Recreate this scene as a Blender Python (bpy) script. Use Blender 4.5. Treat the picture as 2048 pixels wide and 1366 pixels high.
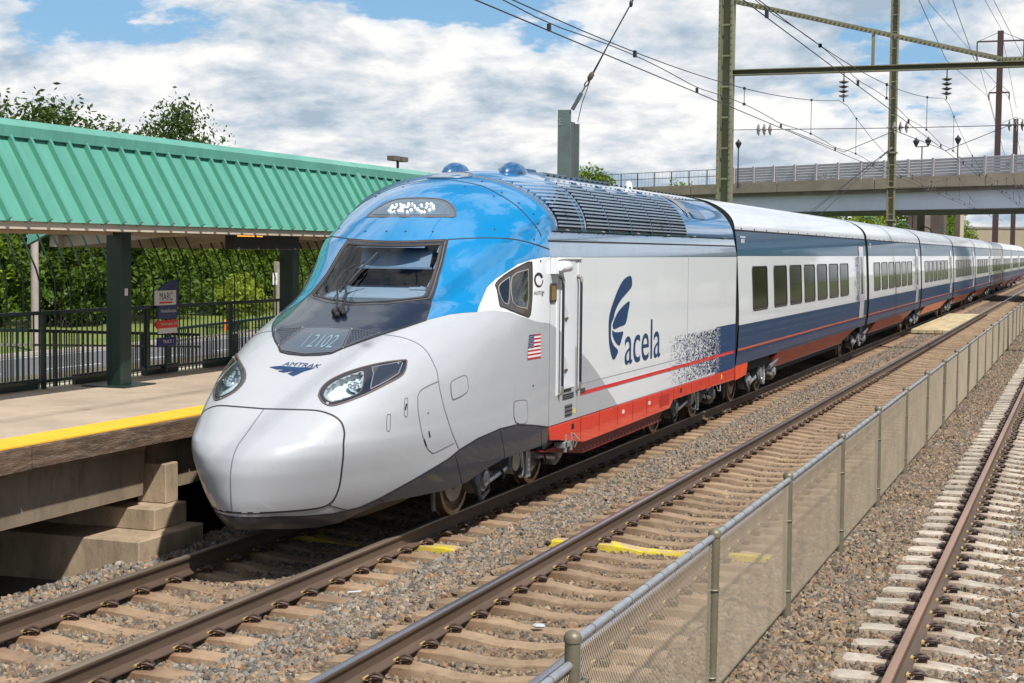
import bpy, bmesh, math, random
import numpy as np
from mathutils import Vector, Matrix
R = math.radians
rnd = random.Random(7)
scene = bpy.context.scene
for o in list(bpy.data.objects): bpy.data.objects.remove(o)
COL = scene.collection

# ------------------------------------------------------------------ camera
EYE = 3.15                      # eye height above the rail tops (z = 0)
cd = bpy.data.cameras.new('camera'); cd.sensor_width = 36; cd.sensor_fit = 'HORIZONTAL'
cd.lens = 54.49; cd.clip_start = .1; cd.clip_end = 9000
cam = bpy.data.objects.new('camera', cd); COL.objects.link(cam)
psi, pit, rol = R(20.26), R(3.369), .010
F_ = Vector((-math.sin(psi)*math.cos(pit), math.cos(psi)*math.cos(pit), -math.sin(pit)))
R_ = Vector((math.cos(psi), math.sin(psi), 0)); U_ = R_.cross(F_)
cx = R_*math.cos(rol)+U_*math.sin(rol); cy = U_*math.cos(rol)-R_*math.sin(rol)
m = Matrix((cx, cy, -F_)).transposed().to_4x4(); m.translation = (0, 0, EYE)
cam.matrix_world = m
scene.camera = cam

# ------------------------------------------------------------------ sky and sun
SUN_EL, SUN_AZ = R(53), R(126)      # azimuth measured clockwise from +Y (down the line) towards +X
w = bpy.data.worlds.new('World'); scene.world = w; w.use_nodes = True
nt = w.node_tree; nt.nodes.clear()
def N(t, nt=None, **kw):
    n = (nt or NT).nodes.new(t)
    for k, v in kw.items(): setattr(n, k, v)
    return n
NT = nt
def lk(a, b): NT.links.new(a, b)
def mathn(op, a, b=None, c=None, clamp=False):
    n = N('ShaderNodeMath', operation=op); n.use_clamp = clamp
    for i, v in enumerate((a, b, c)):
        if v is None: continue
        if hasattr(v, 'is_linked') or hasattr(v, 'links'): lk(v, n.inputs[i])
        else: n.inputs[i].default_value = v
    return n.outputs[0]
def ramp(fac, stops, interp='LINEAR'):
    n = N('ShaderNodeValToRGB'); n.color_ramp.interpolation = interp
    el = n.color_ramp.elements
    while len(el) < len(stops): el.new(.5)
    for e, (p, c) in zip(el, stops):
        e.position = p; e.color = (c, c, c, 1) if not hasattr(c, '__len__') else (*c, 1)
    lk(fac, n.inputs[0]); return n.outputs[0]
def mixc(fac, a, b, mode='MIX'):
    n = N('ShaderNodeMix', data_type='RGBA', blend_type=mode)
    for s, v in ((n.inputs[0], fac), (n.inputs[6], a), (n.inputs[7], b)):
        if hasattr(v, 'links'): lk(v, s)
        elif hasattr(v, '__len__'): s.default_value = (*v[:3], 1)
        else: s.default_value = v
    return n.outputs[2]
tc = N('ShaderNodeTexCoord'); sep = N('ShaderNodeSeparateXYZ'); lk(tc.outputs['Generated'], sep.inputs[0])
zpos = mathn('MAXIMUM', sep.outputs[2], 0.0)
# cumulus: noise on the dome, squeezed towards the horizon; light from the difference between a point and one above it
zz = mathn('ADD', zpos, .30)
def dome(dz):
    comb = N('ShaderNodeCombineXYZ'); lk(mathn('DIVIDE', sep.outputs[0], zz), comb.inputs[0]); lk(mathn('DIVIDE', sep.outputs[1], zz), comb.inputs[1])
    lk(mathn('MULTIPLY', mathn('ADD', mathn('DIVIDE', zpos, zz), dz), 1.15), comb.inputs[2]); return comb.outputs[0]
def cloudnoise(vec, off, scale, det=11, rough=.57, dist=.12):
    mp = N('ShaderNodeMapping'); mp.inputs['Location'].default_value = off; lk(vec, mp.inputs[0])
    n = N('ShaderNodeTexNoise'); n.inputs['Scale'].default_value = scale; n.inputs['Detail'].default_value = det
    n.inputs['Roughness'].default_value = rough; n.inputs['Distortion'].default_value = dist
    lk(mp.outputs[0], n.inputs['Vector']); return n.outputs[0]
CO = (1.4, 2.1, 7.3); CS = 2.7
n1 = cloudnoise(dome(0), CO, CS); n2 = cloudnoise(dome(.055), CO, CS, 7); n3 = cloudnoise(dome(0), (7, 2, 1), 4.5, 7, .55, .1)
cover = mathn('ADD', n1, ramp(zpos, [(0, .22), (.06, .12), (.14, .055), (.30, .0)]))
mask = ramp(cover, [(.447, 0), (.492, .8), (.56, 1)], 'EASE')
lit = mathn('MULTIPLY', mathn('SUBTRACT', n1, n2), 5.4)
shade = mathn('ADD', mathn('ADD', lit, .56), mathn('MULTIPLY', mathn('SUBTRACT', n3, .5), .9), clamp=True)
ccol = ramp(shade, [(.05, (.46, .58, .70)), (.34, (.66, .75, .84)), (.62, (.88, .92, .96)), (.95, (1.14, 1.13, 1.11))])
cs = N('ShaderNodeVectorMath', operation='SCALE'); lk(ccol, cs.inputs[0]); cs.inputs[3].default_value = 11.6
sky = N('ShaderNodeTexSky', sky_type='NISHITA'); sky.sun_disc = False
sky.sun_elevation = SUN_EL; sky.sun_rotation = SUN_AZ; sky.air_density = 1.15; sky.dust_density = .15; sky.ozone_density = 1.2
hs_ = N('ShaderNodeHueSaturation'); hs_.inputs['Saturation'].default_value = 1.28; hs_.inputs['Value'].default_value = 1.3; lk(sky.outputs[0], hs_.inputs['Color'])
hzc = mixc(ramp(zpos, [(0, .9), (.14, .62), (.34, 0)]), hs_.outputs[0], (3.2, 6.6, 11.0))
cm = mixc(mask, hzc, cs.outputs[0])
bg = N('ShaderNodeBackground'); bg.inputs[1].default_value = .064; lk(cm, bg.inputs[0])
wo = N('ShaderNodeOutputWorld'); lk(bg.outputs[0], wo.inputs[0])
sl = bpy.data.lights.new('sun', 'SUN'); sl.energy = 5.0; sl.angle = R(1.3); sl.color = (1, .955, .88)
so = bpy.data.objects.new('sun', sl); COL.objects.link(so)
sd = Vector((math.cos(SUN_EL)*math.sin(SUN_AZ), math.cos(SUN_EL)*math.cos(SUN_AZ), math.sin(SUN_EL)))
so.rotation_euler = sd.to_track_quat('Z', 'Y').to_euler()
vs = scene.view_settings; vs.view_transform = 'Standard'; vs.look = 'None'; vs.exposure = .26; vs.gamma = 1; vs.use_curve_mapping = False
scene.render.engine = 'CYCLES'
scene.cycles.max_bounces = 6; scene.cycles.transparent_max_bounces = 16; scene.cycles.caustics_reflective = False; scene.cycles.caustics_refractive = False

# ------------------------------------------------------------------ materials
MATS = {}
def mat(name, col, rough=.6, metal=0, coat=0, var=0, vscale=4, col2=None, bump=0, bscale=40, spec=.5, dirt=0, dirtcol=(.10, .075, .05), rand=0, stretch=None, emis=None, trans=0, coord='Object', croug=.03, cior=1.5, spots=0):
    """principled material: base colour with two octaves of noise variation, optional dirt blotches, bump, per object tint"""
    global NT
    if name in MATS: return MATS[name]
    M = bpy.data.materials.new(name); M.use_nodes = True; NT = M.node_tree; NT.nodes.clear()
    out = N('ShaderNodeOutputMaterial'); p = N('ShaderNodeBsdfPrincipled'); lk(p.outputs[0], out.inputs[0])
    p.inputs['Roughness'].default_value = rough; p.inputs['Metallic'].default_value = metal
    p.inputs['Coat Weight'].default_value = coat; p.inputs['Coat Roughness'].default_value = croug
    p.inputs['Specular IOR Level'].default_value = spec; p.inputs['Coat IOR'].default_value = cior
    if trans: p.inputs['Transmission Weight'].default_value = trans
    c = None
    tcn = N('ShaderNodeTexCoord'); vec = tcn.outputs[coord]
    if stretch:
        mp = N('ShaderNodeMapping'); mp.inputs['Scale'].default_value = stretch; lk(vec, mp.inputs[0]); vec = mp.outputs[0]
    def noise(sc, det=6, rg=.6):
        n = N('ShaderNodeTexNoise'); n.inputs['Scale'].default_value = sc; n.inputs['Detail'].default_value = det; n.inputs['Roughness'].default_value = rg
        lk(vec, n.inputs['Vector']); return n.outputs[0]
    if var or col2:
        c2 = col2 or tuple(max(0, x*(1-var)) for x in col)
        c1 = col if col2 else tuple(min(1, x*(1+var*.5)) for x in col)
        f = ramp(noise(vscale), [(.32, 0), (.68, 1)])
        c = mixc(f, c1, c2)
    if dirt:
        f2 = ramp(noise(vscale*2.3+1.7, 8, .7), [(.5, 0), (.72, dirt)])
        c = mixc(f2, c if c is not None else col, dirtcol)
    if spots:
        f3 = ramp(noise(spots, 3, .5), [(.70, 0), (.76, .55)]); c = mixc(f3, c if c is not None else col, (.10, .08, .06))
    if rand:
        oi = N('ShaderNodeObjectInfo'); hs = N('ShaderNodeHueSaturation')
        v = mathn('ADD', mathn('MULTIPLY', oi.outputs['Random'], rand), 1-rand/2)
        lk(v, hs.inputs['Value'])
        if c is not None: lk(c, hs.inputs['Color'])
        else: hs.inputs['Color'].default_value = (*col, 1)
        c = hs.outputs[0]
    if c is not None: lk(c, p.inputs['Base Color'])
    else: p.inputs['Base Color'].default_value = (*col, 1)
    if bump:
        b = N('ShaderNodeBump'); b.inputs['Strength'].default_value = bump; b.inputs['Distance'].default_value = .02
        lk(noise(bscale, 6, .65), b.inputs['Height']); lk(b.outputs[0], p.inputs['Normal'])
    if emis:
        p.inputs['Emission Color'].default_value = (*emis[0], 1); p.inputs['Emission Strength'].default_value = emis[1]
    MATS[name] = M; return M
def glassmat(name, tint=(.6, .66, .7), refl=1.0, rough=.0, ior=1.5):
    """thin pane: fresnel reflection over tinted see-through"""
    global NT
    if name in MATS: return MATS[name]
    M = bpy.data.materials.new(name); M.use_nodes = True; NT = M.node_tree; NT.nodes.clear()
    out = N('ShaderNodeOutputMaterial'); mx = N('ShaderNodeMixShader'); t = N('ShaderNodeBsdfTransparent'); g = N('ShaderNodeBsdfGlossy')
    t.inputs[0].default_value = (*tint, 1); g.inputs['Roughness'].default_value = rough; g.inputs[0].default_value = (refl, refl, refl, 1)
    fr = N('ShaderNodeFresnel'); fr.inputs[0].default_value = ior
    lk(fr.outputs[0], mx.inputs[0]); lk(t.outputs[0], mx.inputs[1]); lk(g.outputs[0], mx.inputs[2]); lk(mx.outputs[0], out.inputs[0])
    MATS[name] = M; return M

# ------------------------------------------------------------------ mesh helpers
class MB:
    def __init__(s): s.v = []; s.f = []; s.m = []; s.cur = 0
    def add(s, vs, fs):
        o = len(s.v); s.v += [tuple(v) for v in vs]; s.f += [tuple(i+o for i in f) for f in fs]; s.m += [s.cur]*len(fs); return s
    def box(s, x0, x1, y0, y1, z0, z1):
        x0, x1 = sorted((x0, x1)); y0, y1 = sorted((y0, y1)); z0, z1 = sorted((z0, z1))
        return s.add([(x, y, z) for z in (z0, z1) for y in (y0, y1) for x in (x0, x1)],
                     [(0, 2, 3, 1), (4, 5, 7, 6), (0, 1, 5, 4), (2, 6, 7, 3), (0, 4, 6, 2), (1, 3, 7, 5)])
    def cbox(s, c, d): return s.box(c[0]-d[0]/2, c[0]+d[0]/2, c[1]-d[1]/2, c[1]+d[1]/2, c[2]-d[2]/2, c[2]+d[2]/2)
    def bar(s, a, b, w, h, up=(0, 0, 1)):
        a, b = Vector(a), Vector(b); d = (b-a).normalized(); u = Vector(up)
        r = d.cross(u)
        if r.length < 1e-4: r = d.cross(Vector((1, 0, 0)))
        r.normalize(); u = r.cross(d)
        vs = [p+r*(sx*w/2)+u*(sz*h/2) for p in (a, b) for sx, sz in ((-1, -1), (1, -1), (1, 1), (-1, 1))]
        return s.add(vs, [(0, 1, 2, 3), (7, 6, 5, 4), (0, 4, 5, 1), (1, 5, 6, 2), (2, 6, 7, 3), (3, 7, 4, 0)])
    def tube(s, pts, r, n=8, cap=True, closed=False):
        pts = [Vector(p) for p in pts]; k = len(pts); rs = r if hasattr(r, '__len__') else [r]*k
        ref = None; rings = []
        for i, p in enumerate(pts):
            if closed: d = pts[(i+1) % k]-pts[i-1]
            else: d = (pts[min(i+1, k-1)]-pts[max(i-1, 0)])
            d.normalize()
            if ref is None:
                ref = d.cross(Vector((0, 0, 1)))
                if ref.length < .05: ref = d.cross(Vector((1, 0, 0)))
            ref = (ref-d*ref.dot(d))
            if ref.length < 1e-5: ref = d.orthogonal()
            ref.normalize(); up = ref.cross(d)
            rings.append([p+(ref*math.cos(2*math.pi*j/n)+up*math.sin(2*math.pi*j/n))*rs[i] for j in range(n)])
        vs = [v for rg in rings for v in rg]; fs = []
        for i in range(k if closed else k-1):
            a, b = i*n, ((i+1) % k)*n
            fs += [(a+j, a+(j+1) % n, b+(j+1) % n, b+j) for j in range(n)]
        if cap and not closed: fs += [tuple(range(n))[::-1], tuple((k-1)*n+j for j in range(n))]
        return s.add(vs, fs)
    def lathe(s, prof, axis='z', c=(0, 0, 0), n=24, caps=True):
        vs = []; fs = []
        for r_, h in prof:
            for j in range(n):
                a = 2*math.pi*j/n; u, v = r_*math.cos(a), r_*math.sin(a)
                vs.append({'z': (u, v, h), 'x': (h, u, v), 'y': (v, h, u)}[axis])
        for i in range(len(prof)-1):
            fs += [(i*n+j, i*n+(j+1) % n, (i+1)*n+(j+1) % n, (i+1)*n+j) for j in range(n)]
        if caps: fs += [tuple(range(n))[::-1], tuple((len(prof)-1)*n+j for j in range(n))]
        return s.add([(v[0]+c[0], v[1]+c[1], v[2]+c[2]) for v in vs], fs)
    def prism(s, poly, a0, a1, axis='x'):
        """2-D polygon extruded along axis; poly axes: x->(y,z), y->(x,z), z->(x,y)"""
        n = len(poly)
        mk = {'x': lambda p, a: (a, p[0], p[1]), 'y': lambda p, a: (p[0], a, p[1]), 'z': lambda p, a: (p[0], p[1], a)}[axis]
        return s.add([mk(p, a0) for p in poly]+[mk(p, a1) for p in poly],
                     [tuple(range(n))[::-1], tuple(range(n, 2*n))]+[(i, (i+1) % n, n+(i+1) % n, n+i) for i in range(n)])
    def sphere(s, c, r, n=10, k=6, sc=(1, 1, 1)):
        vs = [(c[0], c[1], c[2]-r*sc[2])]; fs = []
        for i in range(1, k):
            a = math.pi*i/k-math.pi/2
            for j in range(n):
                b = 2*math.pi*j/n; vs.append((c[0]+r*sc[0]*math.cos(a)*math.cos(b), c[1]+r*sc[1]*math.cos(a)*math.sin(b), c[2]+r*sc[2]*math.sin(a)))
        vs.append((c[0], c[1], c[2]+r*sc[2])); t = len(vs)-1
        fs += [(0, 1+(j+1) % n, 1+j) for j in range(n)]
        for i in range(k-2): fs += [(1+i*n+j, 1+i*n+(j+1) % n, 1+(i+1)*n+(j+1) % n, 1+(i+1)*n+j) for j in range(n)]
        fs += [(t, 1+(k-2)*n+j, 1+(k-2)*n+(j+1) % n) for j in range(n)]
        return s.add(vs, fs)
    def mesh(s, name, mats, smooth=False, bev=0, angle=40, fixn=True):
        me = bpy.data.meshes.new(name); me.from_pydata(s.v, [], s.f)
        for M in (mats if isinstance(mats, (list, tuple)) else [mats]): me.materials.append(M)
        if any(s.m): me.polygons.foreach_set('material_index', s.m)
        if bev or fixn:
            bm = bmesh.new(); bm.from_mesh(me)
            if fixn: bmesh.ops.recalc_face_normals(bm, faces=bm.faces)
            if bev:
                es = [e for e in bm.edges if len(e.link_faces) == 2 and e.calc_face_angle(0) > R(30)]
                bmesh.ops.bevel(bm, geom=es, offset=bev, segments=2 if bev > .02 else 1, affect='EDGES', clamp_overlap=True)
            bm.to_mesh(me); bm.free()
        if smooth:
            me.polygons.foreach_set('use_smooth', [True]*len(me.polygons))
            try: me.set_sharp_from_angle(angle=R(angle))
            except Exception: pass
        me.update(); return me
    def build(s, name, mats, parent=None, smooth=False, bev=0, angle=40, fixn=True, loc=None):
        return ob(name, s.mesh(name, mats, smooth, bev, angle, fixn), parent, loc)
def ob(name, data, parent=None, loc=None, rot=None):
    o = bpy.data.objects.new(name, data); COL.objects.link(o)
    if parent is not None: o.parent = parent
    if loc is not None: o.location = loc
    if rot is not None: o.rotation_euler = rot
    return o
def tag(o, label, cat, group=None):
    o['label'] = label; o['category'] = cat
    if group: o['group'] = group
    return o
def thing(name, label, cat, loc=(0, 0, 0), rz=0, group=None):
    o = ob(name, None, None, loc, (0, 0, rz)); o.empty_display_size = .3
    return tag(o, label, cat, group)
def struct(o): o['kind'] = 'structure'; return o
def stuff(o): o['kind'] = 'stuff'; return o
CH = {}
def copy_tree(o, parent=None):
    c = o.copy(); COL.objects.link(c); c.parent = parent
    for ch in [q for q in list(bpy.data.objects) if q.parent == o]: copy_tree(ch, c)
    return c
def textmesh(txt, size=1, shear=0, extr=0):
    """flat text -> (verts, faces) with origin at its lower left corner, width and height"""
    cu = bpy.data.curves.new('t', 'FONT'); cu.body = txt; cu.size = size; cu.shear = shear; cu.resolution_u = 4; cu.extrude = 0
    o = bpy.data.objects.new('t', cu); COL.objects.link(o)
    dg = bpy.context.evaluated_depsgraph_get(); dg.update()
    me = bpy.data.meshes.new_from_object(o.evaluated_get(dg))
    v = [tuple(q.co) for q in me.vertices]; f = [tuple(p.vertices) for p in me.polygons]
    bpy.data.objects.remove(o); bpy.data.curves.remove(cu); bpy.data.meshes.remove(me)
    xs = [q[0] for q in v]; ys = [q[1] for q in v]; x0, y0 = min(xs), min(ys)
    W, H = max(xs)-x0, max(ys)-y0
    return [((q[0]-x0)/W, (q[1]-y0)/H) for q in v], f
# ================================================================== GROUND, TRACKS, FENCE
TRK = [-7.79, -4.45, -.54]
def ballast_mat(name, base_scale=1.0):
    global NT
    M = bpy.data.materials.new(name); M.use_nodes = True; NT = M.node_tree; NT.nodes.clear()
    out = N('ShaderNodeOutputMaterial'); p = N('ShaderNodeBsdfPrincipled'); lk(p.outputs[0], out.inputs[0]); p.inputs['Roughness'].default_value = .9
    geo = N('ShaderNodeNewGeometry'); sx = N('ShaderNodeSeparateXYZ'); lk(geo.outputs['Position'], sx.inputs[0])
    # brown iron staining inside the tracks, greyer stone in the six-foot between tracks one and two
    xn = mathn('DIVIDE', mathn('ADD', sx.outputs[0], 12.0), 16.0)
    k = lambda x: (x+12)/16
    stain = ramp(xn, [(k(-9.2), .25), (k(-8.6), .55), (k(-7.2), .60), (k(-6.75), .12), (k(-5.95), .30), (k(-5.3), .85), (k(-3.6), .80), (k(-3.0), .62), (k(-2.2), .60), (k(2.0), .6)])
    no = N('ShaderNodeTexNoise'); no.inputs['Scale'].default_value = .9; no.inputs['Detail'].default_value = 5; lk(geo.outputs['Position'], no.inputs['Vector'])
    stain = mathn('MULTIPLY', stain, ramp(no.outputs[0], [(.3, .55), (.7, 1.25)]), clamp=True)
    if name == 'ballast_stone':
        oi = N('ShaderNodeObjectInfo'); r0 = oi.outputs['Random']
    else:
        vo = N('ShaderNodeTexVoronoi'); vo.inputs['Scale'].default_value = 19; lk(geo.outputs['Position'], vo.inputs['Vector'])
        sc = N('ShaderNodeSeparateColor'); lk(vo.outputs['Color'], sc.inputs[0]); r0 = sc.outputs[0]
    greys = ramp(r0, [(0, (.12, .125, .125)), (.16, (.21, .215, .21)), (.30, (.16, .15, .135)), (.42, (.29, .28, .26)), (.54, (.21, .165, .12)), (.66, (.33, .195, .11)), (.76, (.25, .24, .225)), (.86, (.38, .27, .17)), (.975, (.38, .36, .33)), (1, (.5, .49, .47))], 'CONSTANT')
    browns = ramp(r0, [(0, (.095, .07, .045)), (.18, (.20, .14, .085)), (.36, (.15, .10, .06)), (.5, (.25, .185, .12)), (.64, (.19, .125, .075)), (.76, (.30, .19, .10)), (.88, (.23, .185, .135)), (.97, (.38, .29, .20))], 'CONSTANT')
    c = mixc(stain, greys, browns)
    n2 = N('ShaderNodeTexNoise'); n2.inputs['Scale'].default_value = 45; n2.inputs['Detail'].default_value = 4; lk(geo.outputs['Position'], n2.inputs['Vector'])
    c = mixc(.5, c, ramp(n2.outputs[0], [(.3, .45), (.7, 1.2)]), 'MULTIPLY')
    c = mixc(1.0, c, (.90, .86, .80), 'MULTIPLY')
    if name != 'ballast_stone':
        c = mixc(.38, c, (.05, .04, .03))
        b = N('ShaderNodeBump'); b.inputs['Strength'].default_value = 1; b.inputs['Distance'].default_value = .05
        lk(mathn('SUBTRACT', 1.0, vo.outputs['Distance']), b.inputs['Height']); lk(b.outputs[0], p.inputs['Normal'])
    lk(c, p.inputs['Base Color']); MATS[name] = M; return M
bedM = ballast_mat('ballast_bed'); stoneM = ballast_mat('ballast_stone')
grassM = mat('grass_ground', (.060, .105, .022), .95, var=.5, vscale=.35, col2=(.105, .12, .035), bump=.8, bscale=9, dirt=.35, dirtcol=(.11, .085, .05))
g = MB(); g.add([(-3000, -600, -.85), (3000, -600, -.85), (3000, 5000, -.85), (-3000, 5000, -.85)], [(0, 1, 2, 3)])
struct(g.build('ground', grassM))
b = MB(); nx, ny = 60, 130
xs = [-9.9+14.4*i/nx for i in range(nx+1)]; ys = [-6+1.006**0*0 for _ in range(0)]
ys = [4+.45*i for i in range(90)]+[44.5+1.5*(1.035**i-1)/.035 for i in range(70)]
for y in ys:
    for x in xs:
        h = -.245+.018*math.sin(x*3.1+y*1.7)+.012*math.sin(x*7.3-y*2.9)+rnd.uniform(-.006, .006)
        if x < -9.25: h -= (-9.25-x)*.35
        d = min(abs(x-t) for t in TRK)
        if 1.35 < d: h += .02
        elif d < 1.2: h -= (.03, .048, .012)[min(range(3), key=lambda q: abs(x-TRK[q]))]
        if x > .9: h -= (x-.9)*.12
        b.v.append((x, y, h))
for i in range(len(ys)-1):
    for j in range(nx): q = i*(nx+1)+j; b.f.append((q, q+1, q+nx+2, q+nx+1)); b.m.append(0)
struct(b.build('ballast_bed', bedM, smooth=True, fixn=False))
e = MB(); e.add([(-9.9, -6, -.46), (-40, -6, -.83), (-40, 420, -.83), (-9.9, 420, -.46)], [(0, 1, 2, 3)]); e.add([(4.5, -6, -.68), (30, -6, -.80), (30, 420, -.80), (4.5, 420, -.68)], [(3, 2, 1, 0)])
struct(e.build('earth_shoulder', mat('earth', (.10, .085, .055), .95, var=.4, vscale=.8, bump=.6, bscale=14)))

def scatter(name, rects, seed, smin, smax, shape_seed):
    """loose stones: points spread over sheets, each carrying a knocked-about icosphere"""
    mb = MB(); dens_ = []
    for x0, x1, y0, y1, z, dn in rects: mb.add([(x0, y0, z), (x1, y0, z), (x1, y1, z), (x0, y1, z)], [(0, 1, 2, 3)]); dens_.append(dn)
    me = mb.mesh(name, stoneM, fixn=False)
    at = me.attributes.new('dens', 'FLOAT', 'FACE'); at.data.foreach_set('value', dens_)
    o = ob(name, me)
    ng = bpy.data.node_groups.new(name, 'GeometryNodeTree'); ng.interface.new_socket('Geometry', in_out='INPUT', socket_type='NodeSocketGeometry'); ng.interface.new_socket('Geometry', in_out='OUTPUT', socket_type='NodeSocketGeometry')
    A = lambda t, **k: N(t, ng, **k); L = ng.links.new
    gi, go = A('NodeGroupInput'), A('NodeGroupOutput')
    dp = A('GeometryNodeDistributePointsOnFaces'); dp.inputs['Seed'].default_value = seed
    na = A('GeometryNodeInputNamedAttribute', data_type='FLOAT'); na.inputs[0].default_value = 'dens'
    L(gi.outputs[0], dp.inputs['Mesh']); L(na.outputs[0], dp.inputs['Density'])
    join = A('GeometryNodeGeometryToInstance')
    for s in range(3):
        ico = A('GeometryNodeMeshIcoSphere'); ico.inputs['Radius'].default_value = 1; ico.inputs['Subdivisions'].default_value = 1
        spn = A('GeometryNodeSetPosition'); rv = A('FunctionNodeRandomValue', data_type='FLOAT_VECTOR')
        rv.inputs[0].default_value = (-.36, -.36, -.36); rv.inputs[1].default_value = (.36, .36, .36); rv.inputs['Seed'].default_value = shape_seed+s*7
        L(ico.outputs[0], spn.inputs['Geometry']); L(rv.outputs[0], spn.inputs['Offset'])
        sm = A('GeometryNodeSetMaterial'); sm.inputs['Material'].default_value = stoneM; L(spn.outputs[0], sm.inputs[0]); L(sm.outputs[0], join.inputs[0])
    ip = A('GeometryNodeInstanceOnPoints'); L(dp.outputs['Points'], ip.inputs['Points']); L(join.outputs[0], ip.inputs['Instance'])
    ip.inputs['Pick Instance'].default_value = True
    rr_ = A('FunctionNodeRandomValue', data_type='FLOAT_VECTOR'); rr_.inputs[1].default_value = (6.3, 6.3, 6.3); L(rr_.outputs[0], ip.inputs['Rotation'])
    rs = A('FunctionNodeRandomValue', data_type='FLOAT_VECTOR'); rs.inputs[0].default_value = (smin, smin, smin*.7); rs.inputs[1].default_value = (smax, smax, smax*.8); rs.inputs['Seed'].default_value = 5; L(rs.outputs[0], ip.inputs['Scale'])
    L(ip.outputs[0], go.inputs[0])
    md = o.modifiers.new('scatter', 'NODES'); md.node_group = ng
    return stuff(o)
rects = []
for x0, x1 in ((-9.05, -6.5), (-6.5, -5.72), (-5.72, -3.15), (-3.15, -1.82), (-1.82, .75)):
    six = x0 in (-6.5, -3.15)
    z = -.222 if six else {-9.05: -.272, -5.72: -.288, -1.82: -.252}[x0]
    for y0, y1, dn in ((5, 13, 560), (13, 22, 520), (22, 34, 330), (34, 52, 190), (52, 105, 120)):
        if x1 < -6 and y1 <= 13: y0 = 8
        rects.append((x0, x1, y0, y1, z, dn*(1.1 if six else .8)))
scatter('ballast_stones', rects, 3, .022, .050, 4)
# bank of loose stone along the platform side of track one
scatter('ballast_shoulder_stones', [(-9.55, -9.0, 8, 24, -.215, 420), (-9.3, -8.95, 8, 24, -.19, 200)], 9, .022, .05, 11)

railM = mat('rail_rust_brown', (.115, .078, .055), .62, .25, var=.3, vscale=2.5, dirt=.35, dirtcol=(.05, .035, .028), stretch=(1, .15, 1))
headM = [mat('rail_head_dull', (.33, .26, .20), .40, .6, var=.2, vscale=3, stretch=(1, .1, 1)), mat('rail_head_polished', (.42, .41, .46), .24, .9, var=.15, vscale=3, stretch=(1, .1, 1)), mat('rail_head_copper', (.44, .26, .17), .36, .5, var=.25, vscale=3, stretch=(1, .1, 1))]
def tie_mat(name, col, dark, rust, worn=None):
    global NT
    M = bpy.data.materials.new(name); M.use_nodes = True; NT = M.node_tree; NT.nodes.clear()
    out = N('ShaderNodeOutputMaterial'); p = N('ShaderNodeBsdfPrincipled'); lk(p.outputs[0], out.inputs[0]); p.inputs['Roughness'].default_value = .92
    tcn = N('ShaderNodeTexCoord'); oi = N('ShaderNodeObjectInfo'); mp = N('ShaderNodeMapping'); lk(tcn.outputs['Object'], mp.inputs[0])
    cmb = N('ShaderNodeCombineXYZ'); lk(mathn('MULTIPLY', oi.outputs['Random'], 40.0), cmb.inputs[1]); lk(cmb.outputs[0], mp.inputs['Location'])
    def no(sc, det=7, rg=.65):
        n = N('ShaderNodeTexNoise'); n.inputs['Scale'].default_value = sc; n.inputs['Detail'].default_value = det; n.inputs['Roughness'].default_value = rg; lk(mp.outputs[0], n.inputs['Vector']); return n.outputs[0]
    c = mixc(ramp(no(3.2), [(.34, 0), (.66, 1)]), col, tuple(x*.66 for x in col))
    c = mixc(ramp(no(9), [(.52, 0), (.70, .75)]), c, dark)
    sx = N('ShaderNodeSeparateXYZ'); lk(tcn.outputs['Object'], sx.inputs[0])
    seat = mathn('ABSOLUTE', mathn('SUBTRACT', mathn('ABSOLUTE', sx.outputs[0]), .7525))
    sf = mathn('MULTIPLY', ramp(seat, [(.07, .9), (.32, 0)]), ramp(no(6), [(.3, .35), (.7, 1)]))
    c = mixc(sf, c, rust)
    if worn:
        g_ = N('ShaderNodeNewGeometry'); sz = N('ShaderNodeSeparateXYZ'); lk(g_.outputs['Normal'], sz.inputs[0])
        wf = mathn('MULTIPLY', ramp(sz.outputs[2], [(.75, .15), (.97, 1)]), ramp(no(5), [(.40, 0), (.52, 1)]))
        c = mixc(wf, c, worn)
    hs = N('ShaderNodeHueSaturation'); lk(mathn('ADD', mathn('MULTIPLY', oi.outputs['Random'], .34), .83), hs.inputs['Value']); lk(c, hs.inputs['Color']); lk(hs.outputs[0], p.inputs['Base Color'])
    b_ = N('ShaderNodeBump'); b_.inputs['Strength'].default_value = .55; b_.inputs['Distance'].default_value = .015; lk(no(38, 8, .7), b_.inputs['Height']); lk(b_.outputs[0], p.inputs['Normal'])
    MATS[name] = M; return M
tieM = [tie_mat('stained_tie', (.33, .225, .14), (.15, .095, .058), (.17, .085, .04)), tie_mat('stained_tie_b', (.32, .225, .142), (.145, .096, .06), (.16, .085, .042)), tie_mat('pale_concrete_tie', (.50, .44, .365), (.24, .18, .125), (.22, .13, .07))]
yelM = tie_mat('yellow_painted_tie', (.62, .50, .03), (.38, .28, .05), (.35, .26, .04), worn=(.36, .26, .165))
clipM = [mat('rusty_clip', (.075, .045, .032), .6, .4, var=.4, vscale=30)]*2+[mat('dark_clip', (.06, .04, .035), .6, .4)]
padM = mat('tan_insulator', (.42, .30, .13), .7)
half = [(.076, 0), (.076, .012), (.030, .027), (.011, .045), (.0088, .075), (.0088, .12), (.013, .138), (.034, .150), (.037, .158), (.037, .176), (.032, .184), (.020, .1865)]
rprof = half+[(-a, z) for a, z in half[::-1]]
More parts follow.
